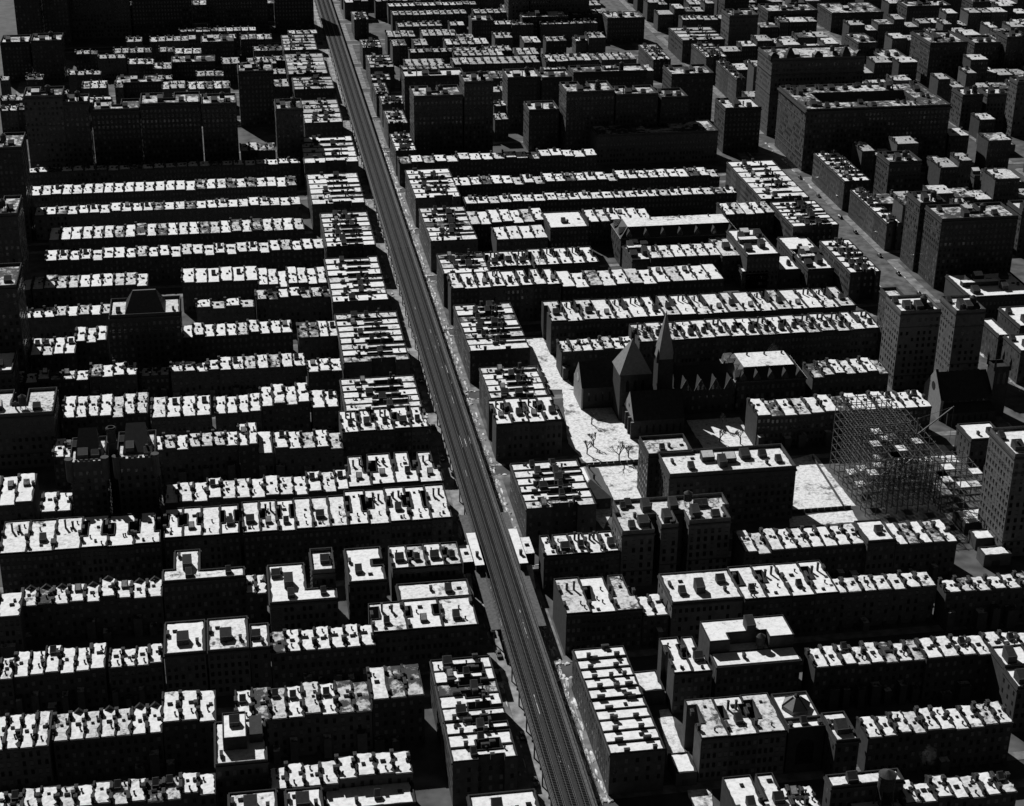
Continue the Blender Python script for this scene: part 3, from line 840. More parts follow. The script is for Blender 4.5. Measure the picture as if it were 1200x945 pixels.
TALL_BLOCKS = [
('tall dark block with three banded tiers under the upper left rows', -224.5, -199.9, 682, 704, 55.6, 'apt'),
('narrow dark block right of the banded tall block', -199.7, -184.0, 682, 700, 50.9, 'apt'),
('broad dark block with a snowy rim, second left of the wide slab', -182.4, -151.8, 682, 706, 45.2, 'apt'),
('widest dark slab of the upper left wall', -151.0, -112.4, 682, 708, 48.1, 'apt'),
('pale-capped dark block joined to the wide upper slab', -111.4, -88.6, 682, 706, 46.8, 'apt'),
('tall windowless-looking dark tower between upper slab and tracks', -85.4, -60.4, 790, 814, 40.1, 'apt'),
('lone dark block nearest the tracks, upper left', -63.0, -45.0, 682, 706, 41.7, 'apt'),
('dark block deep in the upper left corner, four-square', -267.0, -245.1, 941.6, 965.6, 29.9, 'apt'),
('dark block wedged beside the four-square corner block', -242.7, -219.4, 933.5, 957.5, 32.5, 'apt'),
('dark tower behind the snowy dashes, upper left', -135.6, -101.7, 920.5, 940.5, 16.4, 'apt'),
('dark block with dashed snowy roof, mid upper left', -176.2, -142.0, 865.0, 885.0, 15.8, 'apt'),
('huge dark slab along the top edge, left', -222.1, -172.2, 1080.6, 1120.6, 47.0, 'apt'),
('second huge dark slab along the top edge', -170.1, -119.7, 1077.8, 1117.8, 51.5, 'apt'),
('dark slab right of the small bright roof, top edge', -107.0, -54.0, 1080.1, 1120.1, 46.0, 'apt'),
('dark slab between the bright gap and the tracks, top edge', -47.5, -14.0, 1079.8, 1119.8, 47.7, 'apt'),
('grey-sided block above the upper wall, left of tower', -112.0, -85.8, 972.2, 994.2, 19.7, 'apt'),
('park-side tower cut by the left edge, highest', -246.0, -214.8, 560, 590, 58.0, 'apt'),
('park-side slab at the left edge under the highest tower', -234.6, -208.4, 455, 485, 52.9, 'apt'),
('park-side block at the left edge beside the lone tower', -221.2, -198.2, 340, 370, 56.0, 'apt'),
('dark park-side slab above the twin towers', -212.3, -178.7, 262, 288, 25.6, 'apt'),
('park-side block low on the left edge', -219.7, -199.3, 300, 324, 29.9, 'apt'),
('lone dark tower with hipped cap among the left rows', -157.8, -123.8, 352, 374, 33.3, 'hip'),
('grey gridded slab, largest front face right of the tracks', 30.2, 63.6, 690, 716, 45.2, 'apt'),
('dark slab peeping from behind the gridded slab', 32.5, 76.2, 770, 790, 37.9, 'apt'),
('banded dark tower joined to the gridded slab', 64.6, 84.6, 690, 714, 54.1, 'apt'),
('dark tower with plain front right of the banded tower', 106.5, 130.5, 762, 786, 37.1, 'apt'),
('low dark block with a white rim among the towers', 112.3, 133.5, 705, 727, 28.8, 'apt'),
('dark tower with pale edge stripe behind the low rim block', 130.9, 153.0, 757.8, 779.8, 37.4, 'apt'),
('broad dark tower with a pale left edge, middle of the group', 135.5, 169.3, 690, 716, 44.8, 'apt'),
('dark slab rising behind the pale-edged pair', 162.8, 219.1, 800, 820, 29.4, 'apt'),
('lefthand one of the pale-edged dark pair', 170.4, 200.2, 690, 712, 41.8, 'apt'),
('righthand one of the pale-edged dark pair', 202.6, 221.6, 690, 712, 39.0, 'apt'),
('dark tower right of the pale-edged pair', 225.4, 257.0, 750.4, 776.4, 38.9, 'apt'),
('long low dark block at the feet of the towers', 153.2, 238.3, 668, 694, 21.0, 'apt'),
('small far tower with pale left edge near the top', 118.4, 137.2, 1022.6, 1042.6, 20.0, 'apt'),
('pair-shouldered far block right of the small far tower', 163.8, 204.4, 1030.0, 1052.0, 20.2, 'apt'),
('white-topped far block with two pale ribs', 235.8, 269.0, 1012.2, 1036.2, 21.6, 'apt'),
('low far cube with dark front', 199.7, 218.3, 970.5, 986.5, 12.4, 'apt'),
('far slab against the top edge, middle', 156.4, 175.0, 1060, 1082, 40.0, 'apt'),
('far slab against the top edge, right of middle', 176.3, 229.5, 1060, 1082, 41.0, 'apt'),
('short snowy-roofed block beside the far avenue', 247.3, 273.3, 684, 710, 31.3, 'apt'),
('big tiered block with ornate roof behind the courtyard block', 291.1, 360.4, 722, 756, 55.4, 'ornate'),
('dark tower left of the tiered block', 326.5, 351.5, 949.7, 973.7, 34.8, 'apt'),
('narrow grey tower behind, left of the tiered block', 352.8, 375.5, 1054.3, 1074.3, 32.3, 'apt'),
('flat black-fronted block behind the tiered block', 374.0, 419.0, 993.2, 1023.2, 27.6, 'apt'),
('wide low block with snowy roof at the top right', 446.0, 494.5, 1030.5, 1070.5, 16.9, 'apt'),
('far block over the snowy low roof, top right', 504.6, 536.7, 1107.8, 1137.8, 17.7, 'apt'),
('ribbed block with a lit side, upper right', 461.8, 493.3, 843.7, 883.7, 33.2, 'apt'),
('lit-sided block behind the ribbed block', 513.3, 554.8, 1022.8, 1046.8, 22.3, 'apt'),
('small cube with pale side left of the lit-sided block', 494.5, 504.4, 1018.4, 1030.4, 9.2, 'apt'),
('second lit-sided block at the top right', 569.5, 586.1, 1009.7, 1033.7, 27.6, 'apt'),
('low block with white roof behind the ribbed block', 444.4, 466.3, 895.6, 925.6, 9.3, 'apt'),
('long low block with a pale cornice, top right', 541.0, 559.2, 1013.2, 1027.2, 8.5, 'apt'),
('three-winged block with white roof, nearest wing', 439.8, 455.9, 723.9, 743.9, 23.9, 'apt'),
('three-winged block with white roof, far wing', 457.4, 466.7, 798.0, 820.0, 14.9, 'apt'),
('white-roofed wing right of the three-winged block', 460.1, 477.0, 725.9, 743.9, 23.3, 'apt'),
('dark-fronted block with white roof at upper right', 502.1, 524.4, 849.7, 873.7, 30.7, 'apt'),
('lit-sided tower at the right edge, upper', 525.3, 543.9, 841.4, 861.4, 36.9, 'apt'),
('dark narrow tower cut by the right edge', 468.6, 481.8, 697.8, 711.8, 39.3, 'apt'),
('dark slab below the lit-sided edge tower', 496.3, 526.1, 850.7, 866.7, 11.2, 'apt'),
('low snowy roof between the avenue and ribbed block', 433.2, 450.1, 925.6, 959.6, 15.3, 'apt'),
('tank-topped tower beside the strip-roofed avenue block', 319.1, 340.9, 556.4, 578.4, 29.1, 'apt'),
('dark twin-slab front block on the avenue corner, largest', 295.3, 340.6, 415.7, 439.7, 40.4, 'apt'),
('dark twin-slab rear block on the avenue corner', 293.6, 309.0, 443.4, 463.4, 40.7, 'apt'),
('pale cubic house with lit side behind the twin slab', 364.1, 370.6, 587.8, 601.8, 18.2, 'apt'),
('low jumbled block behind the tank-topped tower', 372.3, 384.8, 586.8, 602.8, 11.2, 'apt'),
('low block with snowy terrace right of the jumble', 391.3, 402.1, 584.4, 604.4, 8.9, 'apt'),
('snowy-roofed low block at the right edge, upper', 436.8, 452.8, 655.8, 685.8, 6.8, 'apt'),
('stepped low block behind the largest twin slab', 394.2, 410.5, 552.0, 582.0, 14.4, 'apt'),
('lit-sided block right of the largest twin slab', 365.1, 374.7, 459.9, 479.9, 26.8, 'apt'),
('lefthand one of the pale twin towers by the chapel', 222.0, 242.8, 288.1, 308.1, 40.5, 'tank'),
('righthand one of the pale twin towers by the chapel', 255.4, 270.9, 298.0, 318.0, 34.9, 'tank'),
('pale rear wing joining the twin towers', 226.3, 234.8, 314.8, 326.8, 37.5, 'apt'),
('low snowy terrace building at the right edge', 297.6, 335.6, 372.3, 406.3, 11.5, 'flat'),
('balconied dark block at the right edge', 299.7, 315.8, 315.8, 341.8, 17.7, 'apt'),
('small lit-sided block right of the twin towers', 285.3, 291.6, 309.1, 331.1, 16.2, 'apt'),
('banded edge block below the balconied block', 286.4, 301.4, 285.6, 305.6, 17.7, 'apt'),
('tall lit-sided tower at the right edge, middle', 206.3, 221.1, 124.8, 148.8, 46.0, 'apt'),
('hollow-roofed dark house beside the steel frame', 225.8, 241.8, 203.4, 219.4, 13.4, 'flat'),
('lit-sided block at the lower right edge', 160.1, 171.7, 22.3, 34.3, 19.4, 'apt'),
('lower lit-sided block at the right edge corner', 159.7, 171.2, 10.7, 22.7, 18.5, 'apt'),
('dark park-side slab in the very top left corner', -264.5, -244.0, 1042.6, 1072.6, 54.3, 'apt'),
('second dark park-side slab in the top left corner', -242.6, -221.9, 1052.2, 1082.2, 60.3, 'apt'),
]
MID_BLOCKS = [
('broad flats block with big dark bulkhead, right of twin houses', -128.3, -114.1, 72.8, 93.5, 19, 'bulk'),
('second broad flats block with dark bulkhead', -113.4, -99.0, 72.8, 93.6, 19, 'bulk'),
('plain white-roofed flats right of the bulkhead pair', -98.7, -91.7, 73.9, 89.5, 18, 'flat'),
('narrow tower house with penthouse and snowy ledges, lower left', -111.3, -95.0, 3.3, 25.8, 22, 'penthouse'),
('white-roofed house between bottom rows, left of the line', -107.7, -92.9, -17.1, -5.1, 17, 'bulk'),
('snow-rimmed house at the bottom edge, left', -90.3, -78.9, -17.9, -6.0, 17, 'bulk'),
('dark-fronted house at the bottom with white rear strip', -78.4, -50.1, -13.2, -0.4, 13, 'flat'),
('corner flats cut by the bottom edge beside the tracks', -34.6, -13.5, -32.1, -18.4, 18, 'flat'),
('low grey-roofed block between the corner flats', -42.8, -15.5, 104.0, 115.8, 14, 'flat'),
('stepped flats with a square court, left of the station', -60.9, -46.9, 110.0, 134.8, 20, 'court'),
('white courtyard block with roof houses, lower left', -90.7, -65.8, 99.6, 126.7, 20, 'ell'),
('raised wing behind the white courtyard block', -74.4, -65.8, 112.2, 128.4, 24, 'flat'),
('wide block with shaded roof above the bulkhead pair', -129.5, -99.1, 118.8, 141.0, 21, 'tee'),
('dark left one of the twin castle-like towers', -166.8, -152.6, 193.8, 216.8, 34, 'castle'),
('dark right one of the twin castle-like towers', -148.1, -132.6, 194.1, 219.8, 34, 'castle'),
('projecting flats with a roof shed right of the domed hall', 88.1, 96.2, -8.6, 6.8, 18, 'bulk'),
('lit-sided house under the big water tank', 77.1, 100.9, -35.0, -29.1, 21, 'flat'),
('low dark house in front of the water tank', 83.0, 100.4, -41.4, -30.4, 14, 'flat'),
('turreted flats with roof sheds, right of station corner', 56.1, 83.5, 81.5, 102.3, 18, 'bulk'),
('snowy L-shaped school block beside the playground', 76.8, 131.6, 168.3, 189.4, 24, 'bulk'),
('rear wing of roofs beside the playground', 72.5, 92.1, 187.7, 204.7, 24, 'flat'),
('windowed low house at the foot of the steel frame', 144.2, 155.9, 114.7, 131.1, 18, 'flat'),
('snow-patched low garage right of the steel frame row', 199.1, 213.2, 144.6, 157.0, 5, 'flat'),
('lower snow-patched shed below the garage', 198.5, 212.0, 131.7, 139.3, 5, 'flat'),
('lowest snow-patched shed beside the edge tower', 196.4, 208.1, 118.4, 125.4, 5, 'flat'),
('narrow house with dark tank behind the snowy lot', 42.1, 47.0, 275.7, 309.2, 14, 'bulk'),
('windowed school block with big white roof panel', 86.9, 109.8, 488.7, 516.4, 20, 'flat'),
('white-roofed garage left of the avenue strips', 126.8, 141.9, 448.8, 479.6, 13, 'flat'),
('low house behind the white-roofed garage', 177.8, 190.7, 442.5, 478.8, 15, 'bulk'),
('dark hall beside the big white roofs', 188.4, 207.4, 429.7, 471.6, 20, 'flat'),
('upper big white-roofed garage by the avenue', 221.6, 239.2, 448.6, 477.4, 12, 'flat'),
('lower big white-roofed garage by the avenue', 222.6, 237.8, 423.6, 456.5, 12, 'flat'),
('small white roof among garages by the avenue', 208.5, 221.3, 432.2, 455.2, 9, 'flat'),
('dark low shed with tank left of the garages', 186.0, 201.3, 429.7, 452.6, 10, 'flat'),
('low white-roofed annex behind the lowest strip-roofed block', 34.8, 44.7, 44.7, 57.2, 6, 'flat'),
('low shed with snowy roof behind the lowest strips', 37.1, 44.3, -1.0, 10.0, 5, 'flat'),
('low snowy annex left of the station flats', -18.2, -14.5, 110.2, 116.4, 10, 'flat'),
]

BRICKS = ("brick_tone_0", "brick_tone_1", "brick_tone_2", "brick_tone_3")
cand = []
for desc, style, x0, x1, y0, y1, n, h in ROWS:
    if style == "t":
        continue
    w = (x1 - x0) / n
    for i in range(n):
        size = w * (y1 - y0) / ((y0 + 640) ** 3)
        cand.append((size, desc, i))
cand.sort(reverse=True)
KEEP = {(d, i) for _, d, i in cand[:300]}
far_houses = G()
n_far = 0
for desc, style, x0, x1, y0, y1, n, h in ROWS:
    rng = random.Random(desc)
    w = (x1 - x0) / n
    d0 = max(y1 - y0, 9.0)
    if style == "t":
        vs = [flats_variant(w, d0, h + rng.uniform(-0.3, 0.4), rng, rng.choice(BRICKS)) for _ in range(min(n, 6))]
    else:
        brick = rng.choice(BRICKS)
        near = y0 < 330
        vs = [rowhouse_variant(w, d0 + rng.uniform(-1.2, 0.7), h + rng.choice((0, 0, rng.uniform(-0.7, 0.7), rng.uniform(-1.6, 1.4))), style == "m", rng, brick, near) for _ in range(min(n, 9))]
    last = -1
    for i in range(n):
        k = rng.randrange(len(vs))
        if k == last:
            k = (k + 1) % len(vs)
        last = k
        loc = (x0 + i * w, y0, 0)
        pos = place_in(i, n)
        if style == "t":
            raise_thing("tenement", "snowy flats, %s in the %s" % (pos, desc), "flats", loc, vs[k], "flats with light wells")
        elif (desc, i) in KEEP:
            raise_thing("rowhouse", "snowy rowhouse, %s in the %s" % (pos, desc), "rowhouse", loc, vs[k], "snow-roofed rowhouses")
        else:
            merge(far_houses, vs[k], loc); n_far += 1
for j, (x0, x1, y0, y1, n, h) in enumerate(FAR_ROWS):
    rng = random.Random(j * 31 + 5)
    w = (x1 - x0) / n
    vs = [rowhouse_variant(w, y1 - y0, h + rng.uniform(-0.4, 0.4), False, rng, rng.choice(BRICKS), False, True) for _ in range(min(n, 3))]
    for i in range(n):
        if rng.random() < 0.06:
            continue
        merge(far_houses, rng.choice(vs), (x0 + i * w, y0, 0)); n_far += 1
# rows on the blocks still farther off, wherever no named block stands
TAKEN = [(a[1] - 2, a[2] + 2, a[3] - 2, a[4] + 2) for a in TALL_BLOCKS] + [(287, 394, 634, 700)] + [(a[1], a[2], a[3], a[4]) for a in AVENUE_BLOCKS] + [(a[0], a[1], a[2] - 4, a[3] + 4) for a in FAR_ROWS]
rng = random.Random(99)
for n in range(94, 66, -1):
    ya, yb = st(n), st(n - 1) - 18.3
    for xa, xb in ((291, 414), (441, 690), (-250, -17), (17, 258)):
        if (xa < 260 and n > 81) or (440 > xa > 260 and n > 89):
            continue
        for yy, dd in ((ya + 2, 17), (yb - 19, 17)):
            x = xa
            while x < xb - 8:
                w = rng.uniform(6.0, 8.5) if xa < 260 else rng.uniform(7.5, 17)
                hh = rng.choice((15, 16, 16, 17)) if xa < 260 else rng.choice((15, 17, 20, 24, 28))
                if not any(x + w > q[0] and x < q[1] and yy + dd > q[2] and yy < q[3] for q in TAKEN):
                    merge(far_houses, rowhouse_variant(w, dd + rng.uniform(-2, 2), hh, False, rng, rng.choice(BRICKS), False, True), (x, yy, 0))
                x += w + (rng.uniform(0, 0.6) if xa > 260 else 0)
o = put("distant_rowhouses", far_houses, kind="stuff")
o["label"] = "hundreds of small snow-roofed rowhouses in the far rows"

# walk-up flats along the avenues, each a narrow strip running back from the street
for desc, x0, x1, y0, y1, n, h, side in AVENUE_BLOCKS:
    rng = random.Random(desc + str(y0))
    w = (y1 - y0) / n
    L = x1 - x0
    plain = desc == "lowest strip-roofed corner right of the line"
    court = (rng.random() < 0.85 or desc.startswith("strip")) and not plain
    for i in range(n):
        well = rng.choice(("one", "both", "both", "rear")) if court and (0 < i < n - 1 or rng.random() < 0.4) else "none" if plain else rng.choice(("none", "none", "one"))
        v = flats_variant(w, L, h + rng.uniform(-0.2, 0.25), rng, rng.choice(BRICKS), True, well, (rng.random() < 0.12 or y0 > 700) and not plain, plain, ("sooty_dimmed_snow", "worn_snow", "sooty_dimmed_snow") if y0 > 700 else ("worn_snow", "thin_snow"))  # distant strips get duller snow, fading with distance put into the colour
        pos = ORD[i + 1] + " from the front" if i + 1 <= n - i else ("rearmost" if i == n - 1 else ORD[n - i] + " from the rear")
        raise_thing("tenement", "strip-roofed flats, %s of %s%s" % (pos, "the " if len(desc.split()) < 9 else "", desc), "flats", (x0, y0 + i * w, 0), v, "flats with strip roofs along the avenues")

# ------------------------------------------------------------------ larger blocks
def block(label, x0, x1, y0, y1, h, style, poly=None):
    rng = random.Random(label)
    W_, D_ = x1 - x0, y1 - y0
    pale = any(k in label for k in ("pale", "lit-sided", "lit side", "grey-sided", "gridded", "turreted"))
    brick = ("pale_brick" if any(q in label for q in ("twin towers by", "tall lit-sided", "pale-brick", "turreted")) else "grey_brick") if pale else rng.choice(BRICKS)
    rect = [(0, 0), (W_, 0), (W_, D_), (0, D_)]
    if poly is None:
        poly = rect
        if style == "tee":
            poly = [(0, 0), (W_, 0), (W_, D_ * .3), (W_ * .46, D_ * .3), (W_ * .46, D_), (W_ * .14, D_), (W_ * .14, D_ * .38), (0, D_ * .38)]
        elif style == "ell":
            poly = [(0, 0), (W_, 0), (W_, D_ * .3), (W_ * .56, D_ * .3), (W_ * .56, D_), (0, D_)]
        elif style == "court":
            poly = [(0, 0), (W_, 0), (W_, D_ * 0.45), (W_ * 0.72, D_ * 0.45), (W_ * 0.72, D_ * 0.62), (W_, D_ * 0.62), (W_, D_), (0, D_)]
        elif style in ("apt", "tank") and W_ > 24 and D_ > 18:
            c = rng.uniform(0.44, 0.56)
            poly = [(0, 0), (W_, 0), (W_, D_), (W_ * (c + 0.09), D_), (W_ * (c + 0.09), D_ * 0.45), (W_ * (c - 0.09), D_ * 0.45), (W_ * (c - 0.09), D_), (0, D_)]
    tall = h > 22
    low = h < 8
    P = []
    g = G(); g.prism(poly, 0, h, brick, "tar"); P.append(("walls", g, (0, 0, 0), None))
    par = 0.35 if low else (1.5 if tall else 0.65)
    g = G(); g.prism(ragged(inset(poly, 0.9), rng, 0.45), h - 0.05, h + 0.15, "coping", rng.choices(("roof_snow", "patchy_snow", "worn_snow", "thin_snow"), (0.0, 0.06, 0.24, 0.70) if (tall and y0 > 330) or y0 > 640 else ((0.2, 0.4, 0.4, 0) if tall else (0.6, 0.32, 0.08, 0)))[0]); P.append(("roof", g, (0, 0, 0), None))
    g = G(); g.ring(poly, 0.4, h - 0.04, h + par, brick, "coping"); P.append(("parapet", g, (0, 0, 0), None))
    g = G()
    k = len(poly)
    step, ww = (2.6, 1.25) if tall else (2.2, 1.1)
    for i in range(k):
        a, b = poly[i], poly[(i + 1) % k]
        L = math.hypot(b[0] - a[0], b[1] - a[1])
        nx, ny = (b[1] - a[1]) / L, -(b[0] - a[0]) / L
        if L < 3 or ny > 0.5 or low:
            continue
        side_ = abs(nx) > 0.5
        if side_ and not tall and rng.random() < 0.4:
            continue
        panes(g, a, b, 0.8, h - (2.0 if tall else 1.0), rng, 3.3, step if not side_ or tall else 3.4, ww, 1.8, shade=0.25, sill=y0 < 200 and tall)
    if g.f:
        P.append(("windows", g, (0, 0, 0), "stuff"))
    if low:
        g = G(); g.box(W_ * 0.3, W_ * 0.6, -0.06, -0.01, 0.05, min(2.6, h - 1), "tank_wood", bottom=True); P.append(("door", g, (0, 0, 0), None))
    t = thing("low_building" if low else "apartment_building", label, "shed" if low else "apartment building", (x0, y0, 0), "apartment blocks and halls" if not low else "sheds and garages")
    for n_, g, off, kind in P:
        put(n_, g, t, off, kind)
    # cornice and belt courses: slabs a little larger than the walls
    if not low and style not in ("castle",):
        big = inset(poly, -0.4)
        g = G(); g.prism(big, h - 1.0, h - 0.3, "cornice_stone", "coping"); put("cornice", g, t)
        if tall:
            zs = [6.9] + ([h - 7.5] if h > 28 else [])
            if "banded" in label:
                zs = [h * 0.22, h * 0.45, h * 0.66, h * 0.86]
            for z in zs:
                g = G(); g.prism(inset(poly, -0.14), z, z + 0.45, "grey_brick"); put("belt_course", g, t)
    def roofbox(gx, gy, geo, name="bulkhead"):
        o_ = put(name, shared(geo, name), t, (gx, gy, h + 0.12))
        return o_
    def tank(gx, gy, lift=0.0):
        o_ = put("water_tank", shared(TANKG, "water_tank"), t, (gx, gy, h + 2.6 + lift))
        for sx in (-1, 1):
            for sy in (-1, 1):
                put("tank_leg", shared(TANKLEG, "tank_leg"), o_, (sx * 1.1, sy * 1.1, -2.6))
        return o_
    if style == "bulk":
        b = BIGBULK[0] if W_ < 20 else BIGBULK[2]
        roofbox(W_ * 0.45, D_ * 0.36, b)
        roofbox(W_ * 0.25, D_ * 0.7, SKY[2], "skylight")
        if W_ > 36:
            roofbox(W_ * 0.36, D_ * 0.62, BIGBULK[1]); roofbox(W_ * 0.52, D_ * 0.5, BIGBULK[1]); roofbox(W_ * 0.66, D_ * 0.62, BIGBULK[0]); roofbox(W_ * 0.9, D_ * 0.35, BULK[0])
        if W_ > 18:
            roofbox(W_ * 0.8, D_ * 0.6, BULK[2])
            roofbox(W_ * 0.2, D_ * 0.3, BULK[0])
        roofbox(W_ * 0.8, D_ * 0.3, CHIM[0], "chimney")
        roofbox(W_ * 0.08, D_ * 0.6, CHIM[1], "chimney")
    elif style in ("tee", "ell"):
        roofbox(W_ * .3, D_ * .45, BIGBULK[2]); roofbox(W_ * .32, D_ * .16, BULK[0]); roofbox(W_ * .8, D_ * .16, BULK[1]); roofbox(W_ * .2, D_ * .8, CHIM[1], "chimney")
        if style == "ell":
            roofbox(W_ * .12, D_ * .7, BULK[2])
    elif style in ("apt", "tank", "ornate", "castle"):
        kbig = rng.randrange(len(BIGBULK))
        if W_ > 9 and D_ > 9:
            roofbox(W_ * rng.uniform(0.25, 0.4), D_ * rng.uniform(0.22, 0.36), BIGBULK[kbig])
        if W_ > 14:
            roofbox(W_ * rng.uniform(0.66, 0.85), D_ * rng.uniform(0.2, 0.36), BULK[2])
            roofbox(W_ * rng.uniform(0.15, 0.85), D_ * 0.3, FLUE[1], "flue_stack")
            roofbox(W_ * 0.12, D_ * 0.7, BULK[0])
        if W_ > 10 and (style == "tank" or (tall and rng.random() < 0.55)):
            tank(W_ * rng.uniform(0.55, 0.7), D_ * rng.uniform(0.25, 0.38))
        if style == "tank":
            roofbox(W_ * 0.5, D_ * 0.2, BIGBULK[2]); roofbox(W_ * 0.78, D_ * 0.22, BULK[2]); roofbox(W_ * 0.3, D_ * 0.16, FLUE[1], "flue_stack")
    elif style == "court":
        roofbox(W_ * 0.3, D_ * 0.3, BULK[0]); roofbox(W_ * 0.6, D_ * 0.2, SKY[2], "skylight"); roofbox(W_ * 0.1, D_ * 0.6, CHIM[1], "chimney")
    elif style == "flat" and not low:
        roofbox(W_ * rng.uniform(0.3, 0.7), D_ * rng.uniform(0.3, 0.6), rng.choice(BULK[:3]))
        roofbox(W_ * rng.uniform(0.1, 0.9), D_ * rng.uniform(0.2, 0.7), CHIM[0], "chimney")
        if W_ > 14:
            roofbox(W_ * 0.85, D_ * 0.5, SKY[2], "skylight")
        if D_ > 30:
            for fx, fy, q in ((.15, .2, 0), (.2, .62, 2), (.42, .8, 1), (.62, .3, 2), (.8, .75, 0)):
                roofbox(W_ * fx, D_ * fy, BIGBULK[q])
            g = G(); g.prism([(W_ * .05, D_ * .45), (W_ * .6, D_ * .45), (W_ * .6, D_ * .56), (W_ * .05, D_ * .56)], h, h + 2.8, "dark_stone", "patchy_snow"); put("roof_house", g, t)
    elif style == "hip":
        g = G()
        m_ = W_ * 0.22
        g.loft([[(m_, 2, h + 0.1), (W_ - m_, 2, h + 0.1), (W_ - m_, D_ - 2, h + 0.1), (m_, D_ - 2, h + 0.1)],
                [(m_, 2, h + 1), (W_ - m_, 2, h + 1), (W_ - m_, D_ - 2, h + 1), (m_, D_ - 2, h + 1)],
                [(m_ + 4, D_ * 0.55, h + 9), (W_ - m_ - 4, D_ * 0.55, h + 9), (W_ - m_ - 4, D_ * 0.6, h + 9), (m_ + 4, D_ * 0.6, h + 9)]], "slate")
        put("hipped_cap", g, t)
        roofbox(W_ * 0.12, D_ * 0.3, BULK[1]); roofbox(W_ * 0.9, D_ * 0.3, CHIM[0], "chimney")
        g = G(); g.box(W_ * 0.52, W_ * 0.54, -0.25, -0.01, 0, h - 1.1, "dark_stone"); put("pilaster", g, t)
    if style == "castle":
        for i in range(7):
            for yy in (0.15,):
                g = G(); g.box(W_ * (i + 0.15) / 7, W_ * (i + 0.7) / 7, -0.2, 0.4, h + par - 0.02, h + par + 1.0, brick, bottom=True); put("merlon", g, t)
        for cx in (0.0, W_):
            g = G(); g.lathe([(1.3, h - 7.0), (1.5, h - 6), (1.5, h + 2.6), (1.7, h + 2.7), (1.7, h + 3.2)], brick, 10, cx, 0.0); put("corner_turret", g, t)
        g = G()
        g.loft([[(W_ * .15, D_ * .25, h), (W_ * .85, D_ * .25, h), (W_ * .85, D_ * .8, h), (W_ * .15, D_ * .8, h)],
                [(W_ * .15, D_ * .25, h + 1), (W_ * .85, D_ * .25, h + 1), (W_ * .75, D_ * .7, h + 9), (W_ * .25, D_ * .7, h + 9)]], "slate", "slate")
        put("roof_house", g, t)
    if style == "penthouse":
        roofbox(W_ * 0.12, D_ * 0.2, CHIM[1], "chimney")
        g = G(); g.prism([(W_ * .16, D_ * .32), (W_ * .62, D_ * .32), (W_ * .62, D_ * .93), (W_ * .16, D_ * .93)], h, h + 4.5, "dark_stone", "roof_snow"); put("penthouse", g, t)
        g = G(); g.ring([(W_ * .16, D_ * .32), (W_ * .62, D_ * .32), (W_ * .62, D_ * .93), (W_ * .16, D_ * .93)], 0.3, h + 4.51, h + 5.0, "coping"); put("penthouse_parapet", g, t)
        o_ = put("roof_house", shared(BULK[2], "roof_house"), t, (W_ * 0.4, D_ * 0.66, h + 4.6))
        g = G(); g.box(W_ * .68, W_ * .93, D_ * .45, D_ * .9, h, h + 3.4, "dark_stone", "tar"); put("stair_house", g, t)
    if style == "ornate":
        for i, (fx, hh) in enumerate(((0.03, 5), (0.2, 8), (0.5, 5), (0.8, 8), (0.95, 5))):
            g = G(); c = W_ * fx; q = 3.2
            g.loft([[(c - q, 0.3, h), (c + q, 0.3, h), (c + q, 6.5, h), (c - q, 6.5, h)], [(c - q, 0.3, h + 3), (c + q, 0.3, h + 3), (c + q, 6.5, h + 3), (c - q, 6.5, h + 3)],
                    [(c - .8, 2.6, h + hh), (c + .8, 2.6, h + hh), (c + .8, 4.2, h + hh), (c - .8, 4.2, h + hh)]], "slate")
            put("roof_turret", g, t)
        for z, o_ in ((h * 0.55, -0.35), (h * 0.8, -0.5)):
            g = G(); g.prism(inset(poly, o_), z, z + 0.8, "cornice_stone"); put("belt_course", g, t)
    return t

for a in TALL_BLOCKS:
    block(*a)
for a in MID_BLOCKS:
    block(*a)

